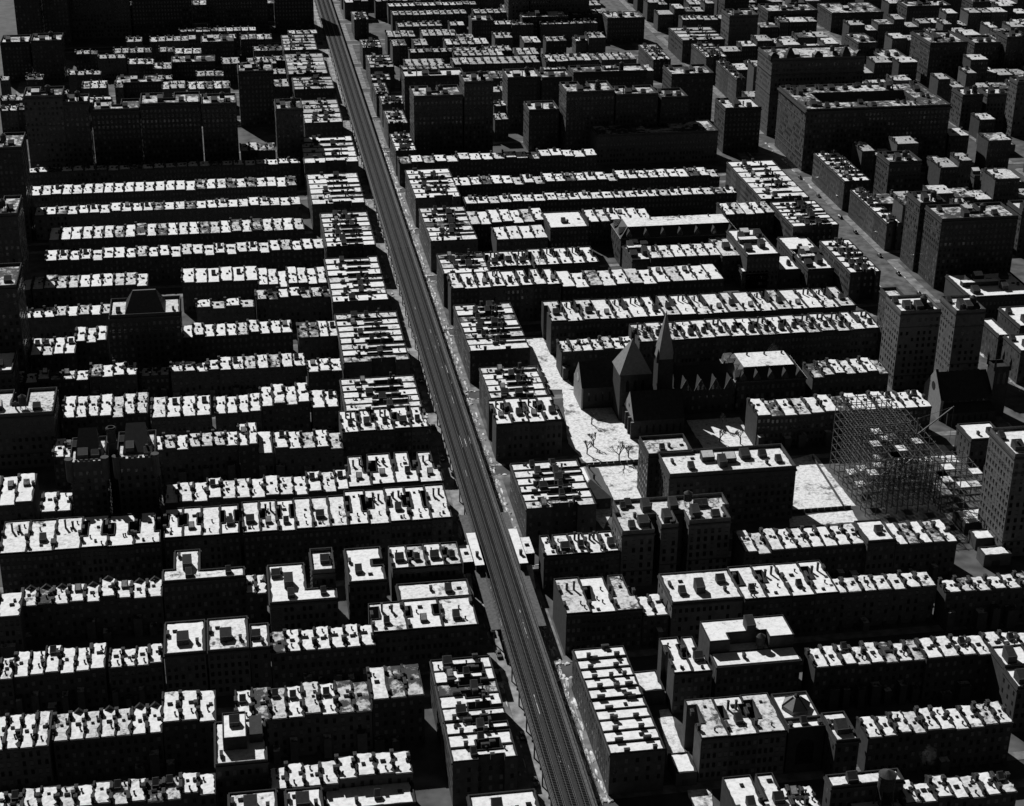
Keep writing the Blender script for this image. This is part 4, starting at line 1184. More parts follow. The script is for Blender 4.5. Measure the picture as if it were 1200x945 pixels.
# ------------------------------------------------------------------ the great courtyard block
def courtyard_block():
    x0, x1, y0, y1, h = 289.5, 392.0, 637.0, 697.5, 42.4
    t = thing("courtyard_apartments", "great courtyard apartment block with heavy cornice and lit east wall beside the far avenue", "apartment building", (x0, y0, 0), "apartment blocks and halls")
    Wd, D = x1 - x0, y1 - y0
    outer = [(0, 0), (Wd, 0), (Wd, D), (0, D)]
    g = G(); g.ring(outer, 17.0, 0, h, "grey_brick", "thin_snow"); put("walls", g, t)
    g = G(); g.ring(inset(outer, -1.0), 2.6, h - 1.6, h - 0.5, "cornice_stone", "coping"); put("cornice", g, t)
    g = G(); g.ring(outer, 0.5, h - 0.1, h + 1.1, "grey_brick", "coping"); put("parapet", g, t)
    for z in (7.0, 11.0, h - 9.0):
        g = G(); g.ring(inset(outer, -0.22), 0.3, z, z + 0.6, "cornice_stone"); put("belt_course", g, t)
    rng = random.Random(3)
    g = G()
    for a, b in (((0, 0), (Wd, 0)), ((0, D), (0, 0)), ((Wd, 0), (Wd, D))):
        panes(g, a, b, 0.6, h - 2, rng, 3.4, 2.7, 1.3, 1.9, shade=0.4)
    inn = inset(outer, 17.0)
    panes(g, inn[2], inn[1], 0.6, h - 2, rng, 3.4, 3.0, 1.3, 1.9)
    put("windows", g, t, kind="stuff")
    rr = random.Random(17)
    kinds = (BIGBULK[0], BIGBULK[2], BULK[0], BULK[1], BULK[2], BULK[0])
    for i in range(26):
        u = rr.uniform(3, Wd - 3)
        put("bulkhead", shared(rr.choice(kinds), "bulkhead"), t, (u, rr.choice((rr.uniform(4, 13), D - rr.uniform(4, 13))), h))
    for i in range(16):
        put("chimney", shared(rr.choice(FLUE + CHIM), "chimney"), t, (rr.uniform(3, Wd - 3), rr.choice((rr.uniform(2, 15), D - rr.uniform(2, 15))), h))
    for i in range(7):
        put("bulkhead", shared(rr.choice(kinds), "bulkhead"), t, (rr.choice((rr.uniform(4, 13), Wd - rr.uniform(4, 13))), rr.uniform(12, D - 12), h))
courtyard_block()

# ------------------------------------------------------------------ the white strip-topped block with two roof ends
def strip_block():
    t = thing("apartment_building", "white-roofed block with raised strip and two dark roof ends above the long row", "apartment building", (62.3, 42.0, 0), "apartment blocks and halls")
    Wd, D, h, H = 30.6, 22.0, 16.0, 20.5
    rng = random.Random(9)
    g = G(); g.prism([(0, 0), (Wd, 0), (Wd, 8.5), (0, 8.5)], 0, h, "grey_brick", "tar"); put("walls", g, t)
    g = G(); g.prism(inset([(0, 0), (Wd, 0), (Wd, 8.2), (0, 8.2)], 0.4), h - .05, h + .14, "coping", "roof_snow"); put("terrace_roof", g, t)
    up = [(-0.5, 8.6), (7.0, 8.6), (7.0, 13.2), (21.5, 13.2), (21.5, 8.6), (Wd, 8.6), (Wd, D), (-0.5, D)]
    g = G(); g.prism(up, 0, H, "brick_tone_1", "tar"); put("upper_walls", g, t)
    g = G(); g.prism(inset(up, .4), H - .05, H + .14, "coping", "roof_snow"); put("roof", g, t)
    g = G(); g.ring(up, .3, H - .04, H + .5, "coping"); put("parapet", g, t)
    g = G(); g.prism([(7.1, 8.7), (21.4, 8.7), (21.4, 13.1), (7.1, 13.1)], 0, h + 0.02, "brick_tone_1", "roof_snow"); put("court_roof", g, t)
    g = G(); panes(g, (0, 0), (Wd, 0), .8, h - 1, rng, 3.2, 2.3); panes(g, (0, 8.5), (0, 0), .8, h - 1, rng, 3.2, 3); put("windows", g, t, kind="stuff")
    g = G(); g.prism(inset([(0, 0), (Wd, 0), (Wd, 8), (0, 8)], -.35), h - .9, h - .2, "cornice_stone"); put("cornice", g, t)
    put("bulkhead", shared(BIGBULK[2], "bulkhead"), t, (16.0, 15.5, H)); put("chimney", shared(FLUE[0], "chimney"), t, (18.5, 12.0, h)); put("chimney", shared(CHIM[0], "chimney"), t, (11.0, 4.0, h + .1))
    tk = put("water_tank", shared(TANKG, "water_tank"), t, (18.6, 9.8, h + 1.4))
    for sx in (-1, 1):
        for sy in (-1, 1):
            put("tank_leg", shared(TANKLEG, "tank_leg"), tk, (sx * 1.1, sy * 1.1, -1.6))
strip_block()

# ------------------------------------------------------------------ E-shaped flats with three wings
E_POLY = [(-2.0, -15.6), (11.0, -15.6), (11.0, -3.5), (14.5, -3.5), (14.5, -12.4), (21.5, -12.4), (21.5, -2.0), (26.2, -2.0), (26.2, -10.8), (43.2, -10.8), (43.2, 0), (45.5, 0), (45.5, 10.0), (0, 10.0), (0, 0), (-2.0, 0)]
ET = block("pale-brick flats with three wings and sunken courts beside the station flats", 48.6, 94.2, 139.8, 149.8, 24.0, "tank", E_POLY)

for gx, gy, q in ((8, -9, BIGBULK[0]), (3, -11, BULK[0]), (18, -7, BIGBULK[2]), (30, -5, BIGBULK[2]), (38, -7, BULK[2]), (3, 5, BULK[1])):
    put("bulkhead", shared(q, "bulkhead"), ET, (gx, gy, 24.1))
for gx, gy in ((6, -3), (28, -9), (41, -9), (24, 6), (19, -11)):
    put("chimney", shared(CHIM[2], "chimney"), ET, (gx, gy, 24.1))

# ------------------------------------------------------------------ domed hall
def domed_hall():
    t = thing("assembly_hall", "hall with a six-sided glazed dome on its snowy roof", "hall", (75.2, 0.8, 0), "apartment blocks and halls")
    Wd, D, h = 12.5, 20.0, 17.0
    g = G(); g.prism([(0, 0), (Wd, 0), (Wd, D), (0, D)], 0, h, "dark_stone", "tar"); put("walls", g, t)
    g = G(); g.prism(inset([(0, 0), (Wd, 0), (Wd, D), (0, D)], .4), h - .05, h + .15, "coping", "roof_snow"); put("roof", g, t)
    g = G(); g.ring([(0, 0), (Wd, 0), (Wd, D), (0, D)], .4, h - .04, h + .9, "dark_stone", "coping"); put("parapet", g, t)
    d = G(); R = [(math.cos(math.pi / 3 * k) , math.sin(math.pi / 3 * k)) for k in range(6)]
    d.loft([[(5.0 * a, 5.0 * b, 0) for a, b in R], [(5.0 * a, 5.0 * b, 1.6) for a, b in R], [(1.2 * a, 1.2 * b, 4.6) for a, b in R]], "pale_slate", "roof_snow")
    dm = put("dome", d, t, (Wd * .5, D * .6, h))
    rb = G(); rb.bar((5.0, 0, 1.65), (1.2, 0, 4.7), .25, "coping")
    for k in range(6):
        o = put("dome_rib", shared(rb, "dome_rib"), dm); o.rotation_euler.z = math.pi / 3 * k
    lan = G(); lan.lathe([(1.0, 4.5), (1.0, 5.3), (0.1, 5.9)], "tar", 6); put("lantern", lan, dm)
    g = G(); g.box(.2, Wd - .2, D * .24, D * .28, h, h + 1.2, "dark_stone", "coping"); put("cross_wall", g, t)
    # tall arched window in the front
    g = G(); pts = [(3.2, -.05, 3), (9.3, -.05, 3)] + [(6.25 + 3.05 * math.cos(a), -.05, 10 + 3.05 * math.sin(a)) for a in [math.pi * k / 10 for k in range(11)]]
    g.face(pts, "window_glass"); put("arched_window", g, t)
    for k in range(3):
        put("bulkhead", shared(BULK[1], "bulkhead"), t, (2.5 + k * 3.6, 3.0, h)) if k == 1 else put("chimney", shared(CHIM[0], "chimney"), t, (1.2 + k * 5, 2.0, h))
domed_hall()

# ------------------------------------------------------------------ churches and gabled schools
def gable_roof(g, x0, x1, y0, y1, ze, zr, roof, wall, along="x"):
    """Pitched roof over a rectangle with its ridge along x or y, gable walls included."""
    if along == "x":
        ym = (y0 + y1) / 2
        g.face([(x0, y0, ze), (x1, y0, ze), (x1, ym, zr), (x0, ym, zr)], roof)
        g.face([(x1, y1, ze), (x0, y1, ze), (x0, ym, zr), (x1, ym, zr)], roof)
        g.face([(x0, y1, ze), (x0, y0, ze), (x0, ym, zr)], wall)
        g.face([(x1, y0, ze), (x1, y1, ze), (x1, ym, zr)], wall)
    else:
        xm = (x0 + x1) / 2
        g.face([(x0, y0, ze), (xm, y0, zr), (xm, y1, zr), (x0, y1, ze)], roof)
        g.face([(x1, y1, ze), (xm, y1, zr), (xm, y0, zr), (x1, y0, ze)], roof)
        g.face([(x0, y0, ze), (x1, y0, ze), (xm, y0, zr)], wall)
        g.face([(x1, y1, ze), (x0, y1, ze), (xm, y1, zr)], wall)

def rose(g, x, y, z, r, m="window_glass"):
    g.face([(x, y + r * math.cos(a), z + r * math.sin(a)) for a in [-2 * math.pi * k / 14 for k in range(14)]], m)

def lancets(g, xs, y, z0, z1, w=0.9):
    for x in xs:
        g.face([(x - w / 2, y, z0), (x + w / 2, y, z0), (x + w / 2, y, z1), (x, y, z1 + w * 0.9), (x - w / 2, y, z1)], "window_glass")

def chapel():
    t = thing("chapel", "dark stone chapel with pyramid tower, steep spire and lit gable ends behind the snowy churchyard", "church", (0, 0, 0))
    rng = random.Random(5)
    st_, rf = "church_stone", "slate"
    g = G(); g.box(65, 112, 287, 304, 0, 11, st_); put("nave_wall", g, t)
    g = G(); g.prism([(64.2, 286.3), (65, 286.3), (65, 304.7), (64.2, 304.7)], 0, 11.2, "lit_gable_stone"); put("east_wall", g, t)
    g = G(); gable_roof(g, 64.3, 112, 286.6, 304.4, 11.2, 21.5, rf, "lit_gable_stone"); put("nave_roof", g, t)
    g = G(); rose(g, 64.14, 295.5, 13.6, 2.3); put("rose_window", g, t)
    g = G(); lancets(g, [68 + 3.4 * k for k in range(4)], 286.95, 4, 8); put("lancet_windows", g, t, kind="stuff")
    g = G(); g.prism([(79.5, 272), (94, 272), (94, 287), (79.5, 287)], 0, 24, st_, rf); put("tower_wall", g, t)
    g = G(); c = (86.5, 279.5)
    g.loft([[(78.9, 271.4, 24), (94.6, 271.4, 24), (94.6, 287.6, 24), (78.9, 287.6, 24)], [(c[0] - .1, c[1] - .1, 39), (c[0] + .1, c[1] - .1, 39), (c[0] + .1, c[1] + .1, 39), (c[0] - .1, c[1] + .1, 39)]], "pale_slate"); put("tower_roof", g, t)
    g = G(); lancets(g, [83, 86.7, 90.4], 271.9, 15, 20, 1.3); put("belfry_windows", g, t, kind="stuff")
    g = G(); g.prism([(98.5, 276), (106, 276), (106, 284), (98.5, 284)], 0, 29, st_, rf); put("steeple_wall", g, t)
    g = G(); R = [(98.2, 275.7), (106.3, 275.7), (106.3, 284.3), (98.2, 284.3)]
    g.loft([[(x, y, 29) for x, y in R], [(102.3 + (x - 102.3) * .01, 280 + (y - 280) * .01, 52) for x, y in R]], "pale_slate"); put("spire", g, t)
    for x, y in R:
        g = G(); g.lathe([(.7, 27.5), (.7, 31), (.05, 34.5)], st_, 6, x, y); put("pinnacle", g, t)
    # near wing with its gable toward the avenue
    g = G(); g.box(82, 106, 252, 270, 0, 9.5, st_); put("wing_wall", g, t)
    g = G(); gable_roof(g, 81.6, 106, 251.6, 270.4, 9.5, 20.5, rf, "lit_gable_stone"); put("wing_roof", g, t)
    g = G(); rose(g, 81.5, 261, 13.5, .9); put("gable_window", g, t)
    g = G(); lancets(g, [85 + 3.2 * k for k in range(7)], 251.95, 3, 6.4); put("wing_windows", g, t, kind="stuff")
    for k in range(4):
        g = G(); g.prism([(80.6, 252 + k * 5.8), (82, 252 + k * 5.8), (82, 253 + k * 5.8), (80.6, 253 + k * 5.8)], 0, 8.6, st_, "pale_slate"); put("buttress", g, t)
    g = G()
    for k in range(5):
        pass
chapel()

def parish_house():
    t = thing("parish_house", "dark parish school with four pointed gables joined to the chapel", "school", (108, 275, 0))
    g = G(); g.box(0, 30, 0, 20, 0, 12.5, "dark_stone"); put("walls", g, t)
    g = G(); gable_roof(g, -.3, 30.3, -.3, 20.3, 12.5, 21, "slate", "dark_stone"); put("roof", g, t)
    for k in range(4):
        x = 1.5 + k * 7.3
        g = G(); gable_roof(g, x, x + 5.4, -.5, 6.0, 12.5, 18.0, "slate", "church_stone", "y"); gb = put("dormer_gable", g, t)
        g = G(); lancets(g, [x + 1.6, x + 3.8], -.56, 12.6, 14.6, 1.0); put("dormer_window", g, gb, kind="stuff")
        g = G()
        for s in (-1, 1):
            g.bar((x + 2.7 + s * 2.9, -.6, 12.3), (x + 2.7, -.6, 18.2), .3, "pale_brick")
        put("gable_coping", g, gb, kind="stuff")
    g = G(); panes(g, (0, 0), (30, 0), 1, 12, random.Random(2), 3.8, 3.0); put("windows", g, t, kind="stuff")
parish_house()

def edge_church():
    t = thing("church", "dark church with lit half-shaded gable and long roof below the pale twin towers", "church", (0, 0, 0))
    g = G(); g.box(232, 257, 252, 270, 0, 10, "church_stone"); put("nave_wall", g, t)
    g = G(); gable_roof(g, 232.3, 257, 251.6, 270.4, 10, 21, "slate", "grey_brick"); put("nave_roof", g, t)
    g = G(); g.prism([(231.2, 250.8), (232.6, 250.8), (232.6, 271.2), (231.2, 271.2)], 0, 10.5, "lit_gable_stone"); put("front_wall", g, t)
    g = G(); g.face([(231.2, 271.2, 10.5), (231.2, 250.8, 10.5), (231.2, 261, 22.5)], "lit_gable_stone"); g.face([(232.6, 250.8, 10.5), (232.6, 271.2, 10.5), (232.6, 261, 22.5)], "lit_gable_stone")
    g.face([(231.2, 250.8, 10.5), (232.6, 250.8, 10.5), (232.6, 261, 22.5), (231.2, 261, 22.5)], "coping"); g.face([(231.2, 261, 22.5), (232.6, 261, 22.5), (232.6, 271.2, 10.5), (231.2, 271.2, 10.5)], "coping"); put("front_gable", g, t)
    g = G(); rose(g, 231.15, 261, 14, 2.2); put("rose_window", g, t)
    g = G(); g.prism([(233, 245.5), (257, 245.5), (257, 252), (233, 252)], 0, 6, "dark_stone", "slate", lambda x, y: 6 if y < 248 else 8.5); put("aisle", g, t)
    g = G(); lancets(g, [235 + 3 * k for k in range(7)], 251.55, 8.6, 9.4); lancets(g, [235 + 3 * k for k in range(7)], 245.45, 2, 4.4); put("windows", g, t, kind="stuff")
    g = G(); g.prism([(257, 252), (264.5, 252), (264.5, 260), (257, 260)], 0, 25, "dark_stone", "slate"); put("tower_wall", g, t)
    g = G(); g.ring([(256.8, 251.8), (264.7, 251.8), (264.7, 260.2), (256.8, 260.2)], .5, 25, 26.2, "dark_stone", "coping"); put("tower_parapet", g, t)
    for x, y in ((256.9, 251.9), (264.6, 251.9), (264.6, 260.1), (256.9, 260.1)):
        g = G(); g.lathe([(.6, 24), (.6, 28), (.05, 30.5)], "dark_stone", 6, x, y); put("pinnacle", g, t)
    g = G(); lancets(g, [259.3, 262.2], 251.92, 17, 22, 1.4); put("belfry_windows", g, t, kind="stuff")
edge_church()

def gabled_school(label, x0, x1, y0, y1, h, nd, side):
    t = thing("school", label, "school", (x0, y0, 0), "gabled schools")
    Wd, D = x1 - x0, y1 - y0
    rng = random.Random(label)
    g = G(); g.box(0, Wd, 0, D, 0, h, "dark_stone"); put("walls", g, t)
    g = G(); q = 5.0
    g.loft([[(-.4, -.4, h), (Wd + .4, -.4, h), (Wd + .4, D + .4, h), (-.4, D + .4, h)], [(q, q, h + 5.2), (Wd - q, q, h + 5.2), (Wd - q, D - q, h + 5.2), (q, D - q, h + 5.2)]], "slate", "patchy_snow"); put("roof", g, t)
    g = G(); g.prism(inset([(0, 0), (Wd, 0), (Wd, D), (0, D)], -.5), h - .7, h - .02, "cornice_stone", "patchy_snow"); put("cornice", g, t)
    for k in range(nd):
        x = (k + .5) * Wd / nd
        g = G(); gable_roof(g, x - 1.7, x + 1.7, -.1, 4.4, h + 1.8, h + 4.6, "slate", "grey_brick", "y"); g.box(x - 1.7, x + 1.7, -.1, 4.4, h - .1, h + 1.8, "grey_brick"); dm = put("dormer", g, t)
        g = G(); g.face([(x - .8, -.14, h + .2), (x + .8, -.14, h + .2), (x + .8, -.14, h + 2.1), (x - .8, -.14, h + 2.1)], "window_glass"); put("dormer_window", g, dm)
    for k in range(side):
        y = (k + .5) * D / side
        g = G(); gable_roof(g, -.1, 4.4, y - 2.0, y + 2.0, h + 1.8, h + 4.9, "roof_snow", "pale_brick", "x"); g.box(-.1, 4.4, y - 2.0, y + 2.0, h - .1, h + 1.8, "pale_brick"); put("dormer", g, t)
    g = G(); panes(g, (0, 0), (Wd, 0), .8, h - .8, rng, 3.8, 2.4, 1.3, 2.2); panes(g, (0, D), (0, 0), .8, h - .8, rng, 3.8, 2.6, 1.3, 2.2); put("windows", g, t, kind="stuff")
    for fx in (.3, .55, .8):
        put("chimney", shared(FLUE[1], "chimney"), t, (Wd * fx, D * .7, h + 3))
gabled_school("gabled school with snow-edged dormers beside the chapel grounds", 137, 172, 275, 301.5, 15.5, 5, 4)
gabled_school("long dark gabled school with dormers above the white-roofed garages", 126, 197, 475, 500, 17.0, 7, 2)

def hip_house():
    t = thing("playground_house", "low house with a steep hipped roof beside the snowy playground", "house", (42, 188, 0))
    g = G(); g.box(0, 15, 0, 27, 0, 5.5, "brick_tone_1"); put("walls", g, t)
    g = G(); g.loft([[(-.5, -.5, 5.5), (15.5, -.5, 5.5), (15.5, 27.5, 5.5), (-.5, 27.5, 5.5)], [(7.4, 7.5, 11), (7.6, 7.5, 11), (7.6, 19.5, 11), (7.4, 19.5, 11)]], "pale_slate"); put("roof", g, t)
    g = G(); g.face([(-.3, 27.2, 5.75), (-.3, .2, 5.75), (6.9, 7.8, 10.75), (6.9, 19.2, 10.75)][::-1], "roof_snow"); put("roof_snow", g, t)
    put("chimney", shared(FLUE[0], "chimney"), t, (9.5, 10, 9.2)); put("chimney", shared(FLUE[0], "chimney"), t, (9.5, 20, 8.8))
    g = G(); panes(g, (0, 0), (15, 0), 0, 5, random.Random(1), 3.6, 3.0); put("windows", g, t, kind="stuff")
hip_house()

# ------------------------------------------------------------------ smokestack and the big water tank
t = thing("smokestack", "tall round brick smokestack standing between the twin castle-like towers", "smokestack", (-149.8, 203, 0))
g = G(); g.lathe([(2.4, 0), (1.9, 30), (1.75, 44), (2.15, 44.6), (2.15, 45.6), (1.7, 46), (1.3, 46), (1.3, 44)], "dark_stone", 16, cap="tar"); put("shaft", g, t)
g = G(); g.lathe([(2.05, 39), (2.1, 39.5)], "cornice_stone", 16); put("band", g, t)

t = thing("roof_water_tank", "big round water tank on a steel stand above the lit-sided house at the bottom", "water tank", (93.5, -38.5, 14))
g = G(); g.lathe([(2.6, 8.0), (2.7, 8.1), (2.6, 13.0), (2.85, 13.1), (0.3, 14.6), (.1, 14.7)], "tank_wood", 18); tk = put("tank", g, t)
for z in (9.2, 10.6, 12.0):
    g = G(); g.ring([(2.72 * math.cos(a), 2.72 * math.sin(a)) for a in [2 * math.pi * k / 18 for k in range(18)]], .1, z, z + .12, "steel_dark"); put("hoop", g, tk)
for sx in (-1, 1):
    for sy in (-1, 1):
        g = G(); g.bar((sx * 2.4, sy * 2.4, -.1), (sx * 1.7, sy * 1.7, 8.1), .35, "steel_dark"); put("leg", g, t)
    for a in (2.5, 5.2):
        g = G(); g.bar((sx * 2.2, -2.2, a), (sx * 1.9, 2.0, a + 2.4), .2, "steel_dark"); put("brace", g, t)

# ------------------------------------------------------------------ steel frame going up
def steel_frame():
    t = thing("steel_frame", "bare steel skeleton of a tall building going up, planked floors showing", "steel frame", (0, 0, 0))
    fl = 3.85
    def col(x, y, z, w=.3):
        g = G(); g.box(x - w / 2, x + w / 2, y - w / 2, y + w / 2, 0, z, "steel_bare", bottom=True); put("column", g, t)
    xs = [163.5 + 4.7 * i for i in range(8)]
    ys = [166 + 5.7 * i for i in range(9)]
    H = 7 * fl
    for x in xs:
        for y in ys:
            hi = x < 187.5 and y > 179
            col(x, y, (9 if hi else 7) * fl + 1.0)
    def floor_beams(X, Y, z, every=1):
        g = G()
        for x in X:
            g.bar((x, Y[0], z), (x, Y[-1], z), .2, "steel_bare", .3)
        for y in Y:
            g.bar((X[0], y, z), (X[-1], y, z), .2, "steel_bare", .3)
        put("floor_beams", g, t, kind="stuff")
    for k in range(1, 8):
        floor_beams(xs, ys, k * fl)
    hx = [x for x in xs if x < 187.5]; hy = [y for y in ys if y > 179]
    for k in range(8, 10):
        floor_beams(hx, hy, k * fl)
    rng = random.Random(4)
    for k in range(17):
        i, j, z = rng.randrange(7), rng.randrange(5 if k < 18 else 8), rng.choice((7, 7, 6, 5, 4, 3, 2))
        g = G(); g.box(xs[i] + .4, xs[i + 1] - .4, ys[j] + .3, ys[j + 1] - .3, z * fl + .25, z * fl + .36, "plank", rng.choice(("plank", "patchy_snow", "worn_snow")), bottom=True); put("floor_planks", g, t)
    # lower steel to the west, only part raised
    xs2 = [197 + 5.2 * i for i in range(6)]; ys2 = [165 + 5.6 * i for i in range(8)]
    for x in xs2:
        for y in ys2:
            if rng.random() < .85:
                col(x, y, rng.choice((2, 2, 3)) * fl + .6, .36)
    for k in (1, 2):
        floor_beams(xs2, ys2, k * fl)
    for k in range(9):
        i, j = rng.randrange(5), rng.randrange(7)
        g = G(); g.box(xs2[i] + .3, xs2[i + 1] - .3, ys2[j] + .2, ys2[j + 1] - .2, 2 * fl + .25, 2 * fl + .36, "plank", rng.choice(("patchy_snow", "worn_snow")), bottom=True); put("floor_planks", g, t)
    for k in range(8):
        i, z = rng.randrange(7), rng.randrange(1, 7)
        g = G(); g.bar((xs[i], ys[0] - .05, z * fl), (xs[i + 1], ys[0] - .05, (z + 1) * fl), .22, "steel_bare"); put("brace", g, t)
steel_frame()
t = thing("derrick_crane", "derrick crane with a long slanting boom on the steel frame", "crane", (190.5, 184, 27.2))
g = G(); g.box(-.3, .3, -.3, .3, 0, 9.0, "steel_bare", bottom=True); put("mast", g, t)
g = G(); g.bar((0, 0, .8), (16.5, 2.0, 12.5), .45, "steel_dark"); put("boom", g, t)
for a in ((-6, 4, 0), (-5, -5, 0), (2, 7, 0)):
    g = G(); g.bar((0, 0, 8.8), a, .14, "steel_dark"); put("guy_line", g, t)
g = G(); g.bar((0, 0, 8.8), (16.5, 2.0, 12.6), .1, "steel_dark"); put("boom_line", g, t)
g = G(); g.bar((16.5, 2, 12.5), (16.5, 2, -4), .1, "steel_dark"); put("hoist_line", g, t)

# ------------------------------------------------------------------ elevated railway
def elevated():
    t = thing("elevated_railway", "elevated railway on steel columns running straight up the avenue", "elevated railway", (0, 0, 0))
    Y0, Y1, Z = -150.0, 1480.0, 8.6
    g = G(); g.box(-6.6, 6.6, Y0, Y1, Z - .9, Z - .35, "steel_dark", "deck_wood", bottom=True); put("deck", g, t)
    for x in (-6.75, 6.75):
        g = G(); g.box(x - .14, x + .14, Y0, Y1, Z - 1.5, Z + .35, "steel_dark", "steel_bare", bottom=True); put("side_girder", g, t)
    for tx in (-4.2, 0, 4.2):
        g = G()
        y = Y0 + .5
        while y < Y1:
            g.box(tx - 1.3, tx + 1.3, y, y + .32, Z - .349, Z - .12, "tie_wood")
            y += .85 if y < 500 else 1.7
        put("sleepers", g, t, kind="stuff")
        for s in (-.72, .72):
            g = G(); g.box(tx + s - .06, tx + s + .06, Y0, Y1, Z - .119, Z + .06, "rail_steel"); put("rail", g, t)
        g = G(); g.box(tx + 1.15, tx + 1.3, Y0, Y1, Z - .05, Z + .12, "rail_steel"); put("third_rail", g, t)
    for x in (-6.0, -2.1, 2.1, 6.0):
        g = G(); g.box(x - .4, x + .4, Y0, Y1, Z - .345, Z - .1, "plank" if abs(x) > 5 else "tie_wood"); put("walkway", g, t)
    for x in (-6.65, 6.65):
        g = G()
        y = Y0 + 1
        while y < 500:
            g.box(x - .04, x + .04, y, y + .08, Z + .3, Z + 1.4, "steel_bare"); y += 2.4
        g.box(x - .05, x + .05, Y0, 500, Z + 1.35, Z + 1.45, "steel_bare", bottom=True)
        put("railing", g, t, kind="stuff")
    cg = G(); cg.bar((0, 0, -.14), (0, 0, Z - 1.0), .45, "steel_dark")
    bg_ = G(); bg_.box(-7.2, 7.2, -.3, .3, Z - 2.0, Z - .95, "steel_dark", bottom=True)
    y = Y0 + 4
    while y < Y1:
        for x in (-6.2, 6.2):
            put("column", shared(cg, "column"), t, (x, y, 0))
        put("cross_girder", shared(bg_, "cross_girder"), t, (0, y, 0))
        y += 15.2
    rng = random.Random(8)
    g = G()
    for k in range(45):
        x = rng.choice((-2.1, 2.1, -2.1, 2.1, -6.0, 6.0, 0, 4.2)) + rng.uniform(-.2, .2)
        y = rng.uniform(-120, 420); w = rng.uniform(.04, .12); l = rng.uniform(2, 14)
        g.box(x - w, x + w, y, y + l, Z - .09, Z + rng.uniform(-.02, .07), "thin_snow")
    put("snow_streaks", g, t, kind="stuff")
elevated()

def station(label, x0, x1, y0, y1, sx0, sx1, sy0, sy1):
    t = thing("station_house", label, "station house", (0, 0, 0), "station houses beside the elevated tracks")
    z = 8.7
    px0, px1 = (x0, x1)
    g = G(); g.box(px0, px1, 88, 176, z - .4, z, "plank", "plank", bottom=True); put("platform", g, t)
    g = G(); g.box(x0 + .5, x1 - .4, y0, y1, z + .01, z + 3.0, "tank_wood", "tar"); put("walls", g, t)
    g = G(); g.prism([(x0, y0 - .8), (x1 + .2, y0 - .8), (x1 + .2, y1 + .8), (x0, y1 + .8)], z + 3.0, z + 3.4, "coping", "roof_snow"); put("roof", g, t)
    g = G(); g.box(sx0, sx1, sy0, sy1, 5.5, z + 2.4, "tank_wood", "patchy_snow", bottom=True); put("stair_house", g, t)
    g = G(); g.prism([(sx0 + 1, sy0 - 9), (sx1 - 1, sy0 - 9), (sx1 - 1, sy0), (sx0 + 1, sy0)], 0, 3, "steel_dark", "worn_snow", lambda x, y: .2 if y < sy0 - 4 else 6.0); put("stair", g, t)
    for k in range(6):
        g = G(); g.bar(((x0 + x1) / 2, 92 + 15 * k, 0), ((x0 + x1) / 2, 92 + 15 * k, z - .4), .4, "steel_dark"); put("column", g, t)
    put("skylight", shared(SKY[2], "skylight"), t, ((sx0 + sx1) / 2, (sy0 + sy1) / 2, z + 2.4))
    put("chimney", shared(CHIM[2], "chimney"), t, ((x0 + x1) / 2, y0 + 6, z + 3.3))
station("snowy-roofed station house on the left side of the tracks", -10.4, -6.95, 130, 154, -14.4, -10.5, 134, 147)
station("snowy-roofed station house with stair shed on the right side of the tracks", 6.95, 10.2, 129, 155, 10.4, 14.6, 137, 150)

# ------------------------------------------------------------------ parked and moving cars
def car_parts(paint):
    P = []
    g = G()
    prof = [(-2.3, .55), (-2.3, .95), (-1.9, 1.15), (-.6, 1.2), (1.0, 1.15), (2.2, 1.0), (2.4, .75), (2.4, .5)]
    k = len(prof)
    for s in (-.85, .85):
        g.v += [(s, y, z) for y, z in prof]
    for i in range(k):
        j = (i + 1) % k
        g.f.append((i, j, k + j, k + i)); g.m.append(paint)
    g.f.append(tuple(range(k - 1, -1, -1))); g.m.append(paint)
    g.f.append(tuple(range(k, 2 * k))); g.m.append(paint)
    P.append(("body", g, (0, 0, 0)))
    c = G()
    c.loft([[(-.8, -1.9, 1.1), (.8, -1.9, 1.1), (.8, .75, 1.1), (-.8, .75, 1.1)], [(-.68, -1.5, 1.62), (.68, -1.5, 1.62), (.68, .35, 1.66), (-.68, .35, 1.66)], [(-.5, -1.1, 1.75), (.5, -1.1, 1.75), (.5, .0, 1.77), (-.5, .0, 1.77)]], paint)
    P.append(("cabin", c, (0, 0, 0)))
    w = G(); w.face([(-.62, .74, 1.16), (.62, .74, 1.16), (.56, .42, 1.58), (-.56, .42, 1.58)][::-1], "window_glass"); P.append(("windscreen", w, (0, .02, .01)))
    f = G(); f.loft([[(x, y, z) for y, z in ((-.55, .3), (-.4, .75), (0, .9), (.4, .75), (.6, .3))] for x in (-.14, .14)], paint)
    for sx in (-1, 1):
        for sy in (-1.45, 1.5):
            P.append(("fender", f, (sx * .88, sy, 0)))
    wh = G()
    R = [2 * math.pi * q / 10 for q in range(10)]
    wh.loft([[(-.1, .36 * math.cos(a), .36 * math.sin(a)) for a in R], [(.1, .36 * math.cos(a), .36 * math.sin(a)) for a in R]], "tyre")
    for sx in (-1, 1):
        for sy in (-1.45, 1.5):
            P.append(("wheel", wh, (sx * .78, sy, .36)))
    return P
CARS = [car_parts("car_paint"), car_parts("car_paint_grey")]
rng = random.Random(12)
def cars(x, ys, words, z=-.146):
    for i, y in enumerate(ys):
        t = thing("parked_car", "dark sedan %s, %s from the near end" % (words, ORD[i + 1]), "car", (x + rng.uniform(-.25, .25), y, z), "cars parked along the avenues")
        t.rotation_euler.z = rng.choice((0, math.pi)) + rng.uniform(-.03, .03)
        v = CARS[1 if rng.random() < .25 else 0]
        for n, g, off in v:
            put(n, shared(g, n), t, off)
